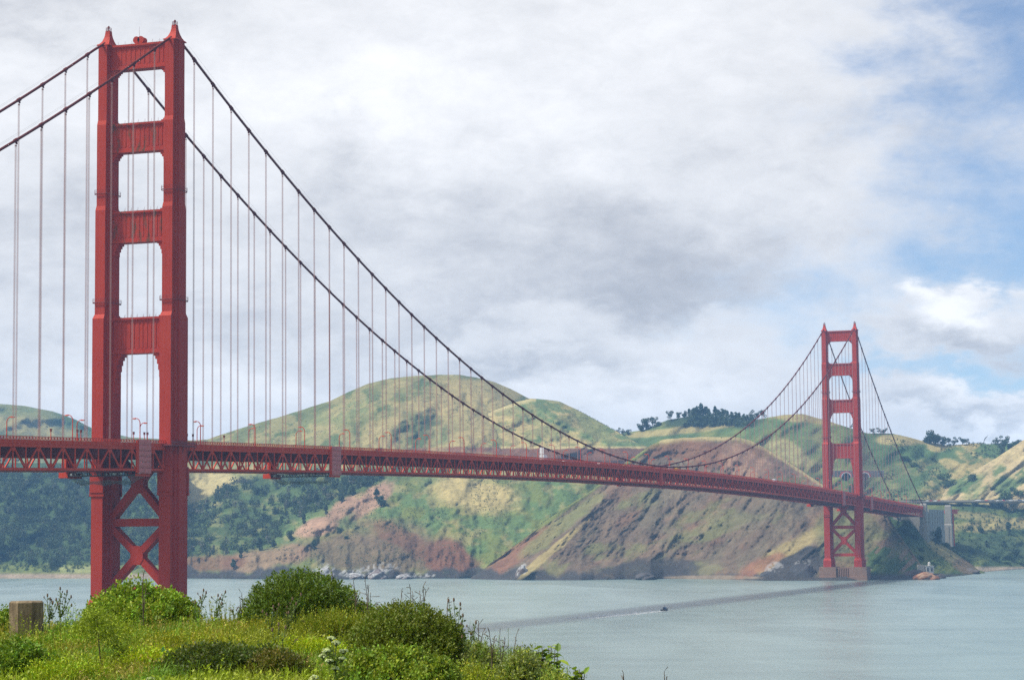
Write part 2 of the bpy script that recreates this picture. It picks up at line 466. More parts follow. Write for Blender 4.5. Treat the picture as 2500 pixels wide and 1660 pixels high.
def on_hill(label, x, y):
    xs, ts, P, yb, yc = HILL[label]
    i = int(np.clip(round((x-xs[0])/(xs[1]-xs[0])), 0, len(xs)-1)); t = np.clip((y-yb[i])/(yc[i]-yb[i]), 0, 1)
    return P[int(round(t*(len(ts)-1))), i]

def blend(c, m, colr):
    return c*(1-m[..., None])+colr*m[..., None]
def spot(x, y, cx, cy, rx, ry, ang=0.0, soft=.5, nz=.5):
    a = R(ang); u = (x-cx)*math.cos(a)+(y-cy)*math.sin(a); v = -(x-cx)*math.sin(a)+(y-cy)*math.cos(a)
    r = np.hypot(u/rx, v/ry)+(fbm(x*.022+cx, y*.03+cy, 5, .6)-.5)*2*nz
    return 1-sstep(r, 1-soft*.5, 1+soft*.5)
def vegmix(x, y, sx, sy, seed, thr=.5, w=.12):
    return sstep(fbm(x*sx+seed, y*sy+seed*1.7, 6, .58), thr-w, thr+w)

# far hill beyond the cove
def col_far(x, y, t):
    v = vegmix(x, y, .012, .03, 3, .47)
    c = blend(np.broadcast_to(OLIVE*1.05, x.shape+(3,)).copy(), v, SCRUB*1.3)
    return blend(c, spot(x, y, 60, 985, 120, 22, 10, .8)*.6, TAN*.9)
hill('hill', [(-400, 1120, 3700, 915, 4300), (0, 1120, 3700, 931, 4300), (60, 1120, 3700, 936, 4300), (120, 1120, 3700, 948, 4300), (170, 1120, 3700, 965, 4300),
              (215, 1120, 3700, 988, 4300), (300, 1120, 3700, 1008, 4300), (420, 1120, 3700, 1014, 4300), (560, 1120, 3700, 1022, 4300)],
     -400, 560, 4, 40, False, 1.2, lambda x, y, t: (fbm(x*.015, y*.03, 4)-.5)*220, [], col_far, 'hazy green hill far off, behind the cove wood')

# wooded cove
def col_cove(x, y, t):
    c = np.broadcast_to(SCRUB*.75, x.shape+(3,)).copy()
    c = blend(c, vegmix(x, y, .02, .03, 5)*.5, SCRUB*1.2)
    c = blend(c, sstep(y, 1292, 1306)*.9, GREEN)
    c = blend(c, spot(x, y, 190, 1312, 60, 7, 0, .5, .2), OLIVE*1.5)
    c = blend(c, sstep(y, 1319, 1325), SAND*.8)
    return c
hill('hill', [(-400, 1333, 2500, 1062, 3150), (200, 1333, 2500, 1068, 3150), (330, 1333, 2500, 1062, 3100), (428, 1333, 2400, 1060, 3000)],
     -400, 424, 4, 70, True, lambda x, y: 1.1, lambda x, y, t: (fbm(x*.012+4, y*.02, 4)-.5)*160, [], col_cove, 'wooded slope above the sandy cove')

# the big hill and the slope under it
def col_big(x, y, t):
    c = np.broadcast_to(OLIVE, x.shape+(3,)).copy()
    v = vegmix(x-y*.4, y, .011, .022, 8, .50, .10)
    c = blend(c, v, SCRUB*1.15)
    c = blend(c, vegmix(x+y*.5, y, .016, .03, 12, .58, .08)*.8, TAN)
    # upper hill
    edge = np.interp(x, [780, 830, 900, 960, 1010, 1060], [1075, 1046, 990, 945, 905, 875])+(fbm(x*.03, y*.03, 4)-.5)*22
    c = blend(c, sstep(y-edge, -6, 6)*(y < 1050)*.75, TAN*.80)
    c = blend(c, (1-sstep(y-edge, -10, 4))*.5, GREEN*.75)
    c = blend(c, spot(x, y, 985, 985, 60, 40, 40, .5, .5)*.6, SCRUB*1.8)
    c = blend(c, spot(x, y, 930, 985, 120, 45, -30, .6, .5)*.8, TAN*.9)
    c = blend(c, spot(x, y, 1330, 975, 130, 40, 28, .6, .4)*.9, TAN*1.05)
    c = blend(c, spot(x, y, 1240, 960, 60, 60, 35, .5, .3)*.9, SCRUB)
    c = blend(c, spot(x, y, 960, 1000, 50, 55, 30, .5, .4)*.8, SCRUB)
    c = blend(c, spot(x, y, 1060, 900, 60, 30, 0, .8, .4)*.7, TAN*.8)
    c = blend(c, spot(x, y, 760, 970, 120, 25, -25, .8, .5)*.5, OLIVE*1.4)
    c = blend(c, (spot(x, y, 1120, 1044, 270, 13, 0, .3, .25)), REDROCK*.9)
    c = blend(c, spot(x, y, 1380, 1035, 80, 10, 4, .3, .3), REDROCK*.9)
    c = blend(c, spot(x, y, 1320, 1026, 160, 6, 2, .4, .2)*.9, STRAW)
    c = blend(c, vegmix(x+y*.3, y, .03, .06, 14, .52, .06)*(y < 1060)*.5, TAN*.95)
    # lower slope
    low = sstep(y, 1085, 1110)
    c = blend(c, low, GREEN*.95)
    c = blend(c, low*vegmix(x, y, .02, .035, 21, .48, .12)*.8, SCRUB*1.7)
    c = blend(c, low*vegmix(x, y, .03, .05, 24, .57, .06)*.5, TAN*.9)
    c = blend(c, spot(x, y, 1090, 1140, 110, 38, 12, .6, .45), TAN*1.05)
    c = blend(c, spot(x, y, 480, 1125, 65, 45, -25, .5, .3), STRAW*.9)
    wd = sstep(y, np.interp(x, [425, 500, 560, 640, 880], [1160, 1130, 1100, 1085, 1087]), np.interp(x, [425, 500, 560, 640, 880], [1172, 1142, 1112, 1095, 1097]))*(1-sstep(y, np.interp(x, [425, 540, 620, 690, 760, 850, 880], [1280, 1275, 1250, 1190, 1160, 1120, 1095]), np.interp(x, [425, 540, 620, 690, 760, 850, 880], [1292, 1287, 1262, 1202, 1172, 1132, 1107])))*(x < 885)
    c = blend(c, wd*(.45+.5*vegmix(x, y, .03, .05, 77, .45, .1)), SCRUB*.85)
    c = blend(c, spot(x, y, 730, 1215, 52, 20, -14, .4, .4), PINKROCK)
    c = blend(c, spot(x, y, 860, 1150, 60, 24, -35, .5, .5), PINKROCK*.95)
    c = blend(c, spot(x, y, 790, 1172, 45, 20, -30, .5, .5), PINKROCK*.85)
    c = blend(c, spot(x, y, 905, 1240, 130, 45, 14, .6, .45)*.55, ROCK)
    c = blend(c, spot(x, y, 860, 1275, 190, 45, 3, .5, .5)*.85, ROCK)
    c = blend(c, spot(x, y, 1040, 1290, 60, 40, 25, .5, .5), REDROCK*.8)
    c = blend(c, spot(x, y, 930, 1245, 100, 25, 28, .5, .6)*.7, REDROCK*.7)
    c = blend(c, spot(x, y, 600, 1290, 120, 24, -12, .6, .6)*.8, PINKROCK*.7)
    c = blend(c, spot(x, y, 470, 1300, 90, 18, -4, .6, .6)*.8, REDROCK*.8)
    edge = 1314+(fbm(x*.03, x*0, 4)-.5)*36
    c = blend(c, sstep(y, edge-5, edge+6), DARKROCK)
    gu = spot(x, y, 748, 1312, 30, 20, -20, .3, .8)+spot(x, y, 850, 1315, 70, 13, -8, .3, .9)+spot(x, y, 960, 1326, 40, 5, 0, .3, .6)
    c = blend(c, np.clip(gu, 0, 1)*.7*sstep(fbm(x*.16, y*.22, 5, .65), .46, .58), GUANO)
    return c
def rel_big(x, y, t):
    r = (fbm((x+y*.5)*.010, y*.012, 5)-.5)*130*sstep(t, .1, .5)
    r += -np.abs(fbm((x-y*.3)*.022+5, y*.014, 4)-.5)*80
    r += (fbm(x*.05+y*.03, y*.05, 4, .6)-.5)*26
    r += -np.abs(fbm(x*.06, y*.018, 4, .6)-.5)*70*sstep(y, 1230, 1300)
    return r
hill('hill', [(400, 1333, 2400, 1018, 3300), (480, 1333, 0, 1012, 3500), (560, 1334, 0, 985, 3500), (650, 1334, 0, 960, 3500), (720, 1335, 0, 937, 3500), (760, 1335, 0, 925, 3500),
              (800, 1335, 0, 905, 3500), (850, 1334, 0, 884, 3500), (900, 1334, 0, 872, 3500), (960, 1333, 0, 866, 3500), (1010, 1333, 0, 864, 3500), (1060, 1333, 0, 864, 3500),
              (1100, 1332, 0, 870, 3500), (1140, 1333, 0, 881, 3500), (1180, 1333, 0, 898, 3500), (1220, 1333, 0, 919, 3500), (1260, 1333, 0, 922, 3450), (1290, 1333, 0, 925, 3450),
              (1330, 1333, 0, 945, 3400), (1380, 1333, 0, 972, 3350), (1430, 1333, 0, 1000, 3300), (1470, 1333, 0, 1022, 3250), (1540, 1333, 0, 1045, 3200)],
     400, 1540, 3, 170, True, lambda x, y: 1.35, rel_big,
     [([(820, 1045), (900, 985), (1000, 935), (1080, 900)], 40, 60),
       ([(640, 1290), (720, 1225), (840, 1150), (890, 1120)], 45, 34),
      ([(720, 1225), (760, 1210)], 14, 30), ([(850, 1330), (930, 1260), (1000, 1180)], 40, 20)],
     col_big, 'broad hill with tan spurs above green slopes and red shore cliffs')

# nearer grassy spur in front of the big hill
def col_front(x, y, t):
    c = np.broadcast_to(TAN*1.02, x.shape+(3,)).copy()
    c = blend(c, vegmix(x+y*.5, y, .022, .05, 91, .52, .07)*.75, OLIVE*1.0)
    c = blend(c, vegmix(x-y, y, .035, .06, 95, .60, .05)*.8, SCRUB*1.6)
    band = np.interp(x, [1190, 1230, 1290, 1350, 1420], [930, 945, 978, 1006, 1026])
    c = blend(c, np.exp(-((y-band)/10)**2)*sstep(fbm(x*.04, y*.05, 4), .3, .5)*.8, SCRUB*1.9)
    c = blend(c, spot(x, y, 1370, 985, 70, 14, 38, .5, .4)*.8, OLIVE*1.2)
    c = blend(c, (1-sstep(y-np.interp(x, [960, 1040, 1140, 1225], [1040, 992, 946, 919]), 3, 10))*(x < 1235)*.8, STRAW)
    c = blend(c, sstep(y, 1027, 1031), STRAW*.9)
    c = blend(c, sstep(y+(fbm(x*.04, x*0, 4)-.5)*9, 1032, 1035), REDROCK*.75)
    return c
hill('hill', [(955, 1062, 3000, 1043, 3020), (990, 1062, 2980, 1022, 3050), (1040, 1062, 2950, 992, 3120), (1090, 1062, 2930, 968, 3180), (1140, 1062, 2920, 946, 3230), (1190, 1062, 2910, 926, 3260), (1225, 1062, 2900, 919, 3280), (1260, 1062, 2900, 921, 3280),
              (1290, 1062, 2900, 925, 3270), (1330, 1062, 2900, 944, 3250), (1380, 1062, 2900, 971, 3200), (1430, 1062, 2900, 999, 3130), (1475, 1062, 2900, 1024, 3050), (1500, 1062, 2900, 1040, 3000)],
     955, 1500, 3, 70, False, 1.2, lambda x, y, t: (fbm((x+y*.6)*.014, y*.02, 4)-.5)*110-np.abs(fbm((x-y*.5)*.03+3, y*.02, 4)-.5)*60,
     [([(1225, 919), (1300, 980), (1400, 1026)], 26, 45), ([(1130, 950), (1090, 1000), (1070, 1030)], 22, 30)], col_front, 'tan grass spur with a dark scrub band, in front of the big hill', 1.2)

# headland with the long cliff
def col_head(x, y, t):
    c = np.broadcast_to(GREYROCK, x.shape+(3,)).copy()
    st = fbm((x+y*.9)*.024, (y-x*.35)*.014, 7, .66)
    c = blend(c, sstep(st, .46, .64)*.55, ROCK*1.35)
    c = blend(c, sstep(1-st, .52, .68)*.40, GREYROCK*.55)
    c = blend(c, vegmix(x+y, y, .014, .02, 31, .56, .07)*.65, OLIVE*.85)
    c = blend(c, sstep(fbm((x+y*.8)*.02+9, y*.02, 5, .6), .55, .68)*.35, REDROCK*.85)
    c = blend(c, sstep(fbm((x+y*.7)*.018+30, y*.012+4, 6, .6), .50, .62)*.45, np.array((.13, .115, .075)))
    yc = np.interp(x, [1090, 1200, 1300, 1400, 1500, 1580, 1700, 1760, 1800, 1850, 1900], [1330, 1247, 1172, 1100, 1026, 1009, 1008, 1030, 1053, 1085, 1118])
    top = 1-sstep(y-yc, 2, 13)
    c = blend(c, top*(x > 1500)*.9, STRAW*.8)
    c = blend(c, (1-sstep(y-yc, 3, 16))*(x < 1520)*.9, GREEN*1.05)
    c = blend(c, spot(x, y, 1180, 1285, 130, 20, -37, .5, .4)*.8, REDROCK)
    c = blend(c, spot(x, y, 1290, 1215, 120, 16, -37, .6, .5)*.7, OLIVE)
    c = blend(c, spot(x, y, 1640, 1045, 130, 30, 5, .5, .4)*.75, REDROCK*.8)
    c = blend(c, spot(x, y, 1790, 1285, 130, 18, -32, .6, .5)*.75, TAN*.8)
    c = blend(c, spot(x, y, 1720, 1075, 60, 40, 40, .6, .5)*.7, PINKROCK*.8)
    edge = 1317+(fbm(x*.025+3, x*0, 4)-.5)*44
    c = blend(c, sstep(y, edge-6, edge+8), DARKROCK*1.1)
    c = blend(c, spot(x, y, 1490, 1312, 115, 24, -4, .4, .5)*.9, DARKROCK*.9)
    c = blend(c, spot(x, y, 1640, 1331, 110, 5, 0, .4, .2), SAND*.55)
    c = blend(c, spot(x, y, 1760, 1300, 60, 14, -25, .6, .6)*.8, REDROCK*1.1)
    c = blend(c, spot(x, y, 1265, 1275, 90, 9, -40, .5, .5)*.8, TAN*.9)
    c = blend(c, spot(x, y, 1838, 1308, 88, 34, -28, .2, .25), DARKROCK*1.0)
    gu = spot(x, y, 1785, 1313, 20, 13, -30, .3, .9)*.45+spot(x, y, 1848, 1298, 14, 9, -20, .3, .9)*.4+spot(x, y, 1208, 1311, 7, 12, 10, .3, .5)*.6
    c = blend(c, np.clip(gu, 0, 1)*sstep(fbm(x*.12+3, y*.14, 4, .6), .43, .55), GUANO)
    c = blend(c, spot(x, y, 1960, 1230, 70, 70, 0, .5, .5)*.6, OLIVE*.7)
    c = blend(c, spot(x, y, 2090, 1300, 22, 30, 20, .5, .5)*.8, ROCK*1.5)
    return c
def rel_head(x, y, t):
    u = x+y*.75
    r = -np.abs(fbm(u*.012+2, y*.005, 4, .5)-.5)*36
    r += (fbm(u*.045, y*.014, 5, .6)-.5)*15+(fbm(x*.028+7, y*.03, 5, .6)-.5)*26
    r += (fbm(x*.10+y*.05, y*.10, 5, .65)-.5)*9
    return r*sstep(1333-y, 0, 60)+25*sstep(1333-y, 0, 60)
hill('hill', [(1086, 1334, 0, 1330, 2250), (1100, 1335, 0, 1322, 2260), (1150, 1336, 0, 1285, 2290), (1200, 1337, 0, 1247, 2320), (1250, 1337, 0, 1206, 2350), (1300, 1337, 0, 1172, 2380),
              (1340, 1337, 0, 1145, 2400), (1370, 1336, 0, 1125, 2420), (1400, 1336, 0, 1100, 2440), (1440, 1335, 0, 1068, 2460), (1480, 1335, 0, 1040, 2480), (1500, 1335, 0, 1026, 2490),
              (1530, 1334, 0, 1013, 2500), (1580, 1334, 0, 1009, 2500), (1640, 1335, 0, 1007, 2500), (1700, 1336, 0, 1008, 2500), (1730, 1337, 0, 1015, 2500), (1760, 1338, 0, 1030, 2490),
              (1800, 1338, 0, 1053, 2470), (1850, 1338, 0, 1085, 2440), (1900, 1338, 0, 1118, 2400), (1950, 1338, 0, 1150, 2360), (2000, 1337, 0, 1165, 2320), (2045, 1336, 0, 1187, 2280),
              (2084, 1336, 0, 1247, 2190), (2123, 1336, 0, 1301, 2100), (2145, 1337, 0, 1328, 2060)],
     1086, 2145, 2.5, 150, True, lambda x, y: 1.15, rel_head,
     [([(1800, 1335), (1850, 1285), (1900, 1250)], 22, 22), ([(1215, 1330), (1300, 1240), (1390, 1150)], 30, 26), ([(1450, 1330), (1500, 1290), (1560, 1230)], 26, 14),
      ([(1620, 1025), (1700, 1060), (1800, 1130)], 28, 50)],
     col_head, 'steep grey brown cliff headland dropping to the water beside the far tower', 2.0, M_CLIFF)

# vegetated slope under the anchorage
def col_lime(x, y, t):
    c = np.broadcast_to(GREEN*.8, x.shape+(3,)).copy()
    c = blend(c, vegmix(x+y, y, .03, .03, 41, .48, .1), SCRUB)
    c = blend(c, spot(x, y, 2190, 1280, 60, 14, 32, .5, .5)*.9, TAN*.9)
    c = blend(c, spot(x, y, 2090, 1215, 50, 45, 30, .5, .4)*.9, SCRUB*.8)
    c = blend(c, spot(x, y, 2225, 1305, 26, 16, 20, .5, .4)*.9, ROCK)
    c = blend(c, sstep(y, 1318, 1328), DARKROCK*1.4)
    return c
hill('hill', [(1985, 1337, 0, 1150, 2450), (2040, 1337, 0, 1160, 2440), (2100, 1336, 0, 1185, 2420), (2125, 1335, 0, 1222, 2400), (2144, 1334, 0, 1240, 2400), (2180, 1330, 0, 1258, 2420), (2225, 1326, 0, 1290, 2420),
              (2256, 1322, 0, 1310, 2420), (2275, 1321, 0, 1319, 2430)],
     1985, 2275, 3, 60, True, 1.1, lambda x, y, t: -np.abs(fbm((x+y)*.04, y*.02, 4)-.5)*70, [], col_lime, 'green slope running down to the lighthouse point')

# slope below the far road
def col_low(x, y, t):
    c = np.broadcast_to(GREEN*.9, x.shape+(3,)).copy()
    c = blend(c, vegmix(x, y, .02, .05, 51, .5, .1), SCRUB*.9)
    c = blend(c, spot(x, y, 2290, 1210, 90, 14, -4, .5, .5)*.8, TAN*.85)
    c = blend(c, spot(x, y, 2250, 1190, 60, 10, 5, .5, .5)*.6, TAN*.8)
    c = blend(c, spot(x, y, 2310, 1268, 110, 26, 4, .5, .5)*.8, WOOD*1.3)
    c = blend(c, sstep(y, 1303, 1310), SAND)
    return c
hill('hill', [(2050, 1322, 0, 1150, 2950), (2150, 1322, 0, 1158, 2950), (2230, 1321, 0, 1162, 2950), (2256, 1319, 0, 1162, 2950), (2361, 1311, 0, 1160, 2980), (2700, 1300, 0, 1150, 3050)],
     2050, 2700, 5, 60, True, 1.0, lambda x, y, t: (fbm(x*.03, y*.04, 4)-.5)*90, [], col_low, 'green scrub slope between the far road and the shore')

# ridge with the pines, round hill and the grassy right hand hills
def col_ridge(x, y, t):
    c = np.broadcast_to(TAN*.95, x.shape+(3,)).copy()
    c = blend(c, vegmix(x+y*.6, y, .014, .026, 61, .47, .07), SCRUB*1.5)
    c = blend(c, vegmix(x-y*.4, y, .03, .05, 66, .6, .05)*.8, SCRUB*1.4)
    left = 1-sstep(x, 1990, 2060)
    c = blend(c, left*.85, GREEN*1.0)
    c = blend(c, left*vegmix(x, y, .014, .03, 71, .5, .1)*.9, SCRUB*1.4)
    c = blend(c, spot(x, y, 1600, 970, 80, 22, 0, .5, .4)*.95, WOOD)
    c = blend(c, spot(x, y, 1690, 972, 60, 16, 0, .5, .4)*.9, WOOD)
    c = blend(c, spot(x, y, 1560, 993, 120, 8, -6, .5, .4)*.8, TAN)
    c = blend(c, spot(x, y, 1850, 962, 120, 12, 6, .5, .5)*.8, TAN*.9)
    c = blend(c, spot(x, y, 1820, 1045, 70, 24, 30, .5, .5)*.6, STRAW*.8)
    c = blend(c, spot(x, y, 2020, 1040, 40, 50, 20, .5, .3)*.9, SCRUB*1.1)
    c = blend(c, spot(x, y, 2070, 1120, 60, 60, 0, .6, .6)*.6, SCRUB*1.2)
    c = blend(c, spot(x, y, 2050, 1015, 30, 10, 0, .6, .5)*.8, TAN)
    return c
hill('hill', [(1400, 1180, 2950, 1010, 3350), (1430, 1180, 2950, 1000, 3350), (1480, 1180, 2950, 992, 3350), (1540, 1180, 2950, 968, 3350), (1600, 1180, 2950, 958, 3350), (1660, 1180, 2950, 960, 3350),
              (1700, 1180, 2950, 971, 3300), (1740, 1180, 2950, 968, 3250), (1800, 1180, 2950, 957, 3200), (1850, 1180, 2950, 954, 3200), (1900, 1180, 2950, 967, 3200), (1950, 1180, 2950, 984, 3200),
              (2000, 1180, 2950, 999, 3250), (2060, 1180, 2950, 999, 3250), (2090, 1180, 2950, 1006, 3250), (2130, 1180, 2950, 1017, 3280), (2180, 1180, 2950, 1026, 3300), (2250, 1180, 2950, 1022, 3330),
              (2300, 1180, 2950, 1024, 3350), (2361, 1180, 2950, 1018, 3380), (2500, 1180, 2950, 1000, 3400), (2700, 1180, 2950, 985, 3400)],
     1400, 2700, 3.5, 90, False, 1.25, lambda x, y, t: (fbm(x*.012+y*.006, y*.014, 3)-.5)*90-np.abs(fbm((x+y)*.022, y*.015, 3)-.5)*36,
     [([(2100, 1150), (2180, 1090), (2260, 1040)], 26, 34), ([(2060, 1000), (2110, 1060), (2130, 1120)], 26, 30)],
     col_ridge, 'far ridge of straw coloured grass and dark scrub')
def col_spur(x, y, t):
    c = np.broadcast_to(np.array((.37, .29, .15)), x.shape+(3,)).copy()
    c = blend(c, vegmix(x+y*.8, y, .03, .04, 81, .6, .06)*.9, SCRUB*1.5)
    c = blend(c, spot(x, y, 2225, 1118, 55, 8, -32, .4, .4)*.9, SCRUB*1.6)
    c = blend(c, spot(x, y, 2320, 1115, 30, 24, -20, .5, .4)*.9, SCRUB*1.6)
    c = blend(c, vegmix(x, y, .03, .04, 86, .55, .1)*.5, STRAW)
    return c
hill('hill', [(2118, 1164, 2950, 1160, 2990), (2150, 1164, 2950, 1143, 3010), (2200, 1164, 2950, 1113, 3040), (2250, 1164, 2950, 1083, 3080), (2300, 1164, 2950, 1053, 3110), (2361, 1164, 2950, 1014, 3150),
              (2420, 1164, 2950, 985, 3180), (2700, 1164, 2950, 960, 3200)],
     2118, 2700, 4, 50, False, 1.2, lambda x, y, t: -np.abs(fbm((x+y)*.03, y*.015, 4)-.5)*80, [], col_spur, 'smooth tan grass spur sloping up to the right')

# near bluff the photograph is taken from
def bluff_z(lat, d):
    z = 37.95-.14*np.log1p(np.exp((lat+2.6)*2.0))-.20*np.log1p(np.exp((lat-0.8)*2.5))
    z = z-1.05*np.maximum(0, d-49)-.3*np.maximum(0, d-46)
    return z+.10*(fbm(lat*.5+30, d*.4, 4)-.5)
def near(lat, d, h=0.0):
    """point on the near ground: lat metres right, d metres ahead"""
    hd = np.array([math.cos(YAW), math.sin(YAW), 0])
    p = CAM+hd*d+RT*lat; p[2] = float(bluff_z(np.array(lat), np.array(d)))+h
    return p
def lat_of(dx, d): return (dx-1180.5)*K/FPX*d
M_SOIL = material('soil', (.085, .090, .030), .95, var=.4, scale=1.5)
la = np.linspace(-60, 60, 121); dd = np.concatenate([np.linspace(-60, 46, 60), np.linspace(47, 95, 40)])
LA, DD = np.meshgrid(la, dd); hd = np.array([math.cos(YAW), math.sin(YAW), 0])
P = CAM+DD[..., None]*hd+LA[..., None]*RT; P[..., 2] = np.maximum(bluff_z(LA, DD), -4)
idx = np.arange(P.shape[0]*P.shape[1]).reshape(P.shape[:2])
F = np.stack([idx[:-1, :-1], idx[:-1, 1:], idx[1:, 1:], idx[1:, :-1]], -1).reshape(-1, 4)
tag(link('ground', mesh_np('ground', P.reshape(-1, 3), F, M_SOIL, None, True)), 'weedy bluff top in front of the water', kind='structure')

# ------------------------------------------------------------------ the bridge (x runs north along it, y west)
LM = 1280.16; SS = 342.9; HW = 13.72; PAN = 15.24
ZT = 65.51; CC = 7.10
def zdeck(u):
    mlen = LM/2
    if u < 0: return ZT+2*CC/mlen*u
    if u > LM: return ZT-2*CC/mlen*(u-LM)
    return ZT+CC*(1-((u-mlen)/mlen)**2)
def slope(u): return (zdeck(u+.5)-zdeck(u-.5))
ZMID, ZSAD = 83.65, 224.75
def zcable(u):
    if 0 <= u <= LM: return ZMID+(ZSAD-ZMID)*((u-LM/2)/(LM/2))**2
    s = -u if u < 0 else u-LM
    return ZSAD-.5694*s+.5*6.9e-4*s*s

bridge = empty('suspension_bridge'); tag(bridge, 'long red suspension bridge crossing the strait on two tall towers', 'bridge')

SECT = [(19, 13.0, 4.6, 7.4, 5.0), (122.3, 10.6, 4.1, 6.5, 4.2), (162.1, 9.6, 3.7, 5.8, 3.7), (193.7, 8.6, 3.5, 5.0, 3.0)]
def cross(d, wr, w, dr, z, y0):
    dm = dr+(d-dr)*.45; wm = wr+(w-wr)*.5
    q = [(d/2, wr/2), (dm/2, wr/2), (dm/2, wm/2), (dr/2, wm/2), (dr/2, w/2)]
    pts = q+[(-a, b) for a, b in reversed(q)]+[(-a, -b) for a, b in q]+[(a, -b) for a, b in reversed(q)]
    return [(a, y0+b, z) for a, b in pts]
def leg_mb(y0):
    b = MB(); rings = []
    for i, (z, d, wr, w, dr) in enumerate(SECT):
        z1 = SECT[i+1][0] if i < 3 else 221.9
        if i:
            pd, pwr, pw, pdr = SECT[i-1][1:]
            rings.append(cross(pd, pwr, pw, pdr, z-1.6, y0)); rings.append(cross(d+.15, wr+.05, w+.1, dr+.05, z, y0))
        rings.append(cross(d, wr, w, dr, z+(.02 if i else 0), y0))
        if i == 3: rings.append(cross(d, wr, w, dr, z1, y0))
    b.loft(rings)
    for s in (-1, 1):      # cap blocks and bearing boxes under the deck
        b.box(s*6.45-.55, s*6.45+.55, y0-2.7, y0+2.7, 57.6, 66.5)
        b.box(s*6.3-.5, s*6.3+.5, y0-2.95, y0+2.95, 56.3, 57.55)
    return b
def strut_mb(z0, z1, yi, first):
    b = MB(); b.box(-1.75, 1.75, -yi, yi, z0+.9, z1-.9)
    for za, zb in ((z0, z0+.75), (z1-.75, z1)):
        b.box(-2.35, 2.35, -yi-.02, yi+.02, za, zb)
    for za, zb in ((z0+.75, z0+1.25), (z1-1.25, z1-.75)):
        b.box(-2.05, 2.05, -yi-.01, yi+.01, za, zb)
    n = 13; h = z1-z0
    for s in (-1, 1):
        for k in range(n):
            y = -yi+.9+(2*yi-1.8)*k/(n-1)
            w = .34 if k % 2 else .50
            b.box(s*1.76-.11, s*1.76+.11, y-w, y+w, z0+1.9, z1-(1.55 if k % 2 else 1.8))
        b.box(s*1.82-.12, s*1.82+.12, -yi+.2, yi-.2, z0+1.26, z0+1.7)
    return b
def corbel(b, yi, z, steps, s):
    """stepped bracket in the corner under a strut; steps are (in, down) pairs"""
    poly = [(yi, z), (yi-steps[0][0], z)]
    for i, (a, dn) in enumerate(steps):
        poly.append((yi-a, z-dn))
        if i+1 < len(steps): poly.append((yi-steps[i+1][0], z-dn))
    poly.append((yi, z-steps[-1][1]))
    b.prism([(s*y, zz) for y, zz in poly], -1.95, 1.95)
STRUTS = [(212.4, 221.8), (181.7, 192.5), (148.4, 160.0), (107.8, 121.0)]
CORB = [[(3.2, .6), (2.5, 1.2), (1.9, 1.9), (1.3, 2.6), (.7, 3.6)], [(3.2, .7), (2.5, 1.4), (1.9, 2.3), (1.3, 3.4), (.8, 5.2)],
        [(3.4, .8), (2.7, 1.7), (2.1, 2.9), (1.6, 4.6), (.9, 8.0)], [(4.3, 1.0), (3.5, 2.2), (2.8, 4.0), (2.3, 6.2), (1.9, 8.8), (1.5, 14.3)]]
SILL = [None, [(2.3, .5), (1.5, 1.0), (.8, 1.9)], [(2.2, .5), (1.4, 1.0), (.8, 1.9)], [(2.2, .5), (1.4, 1.1), (.8, 2.0)]]
INNER = [11.35, 10.95, 10.6, 10.15]
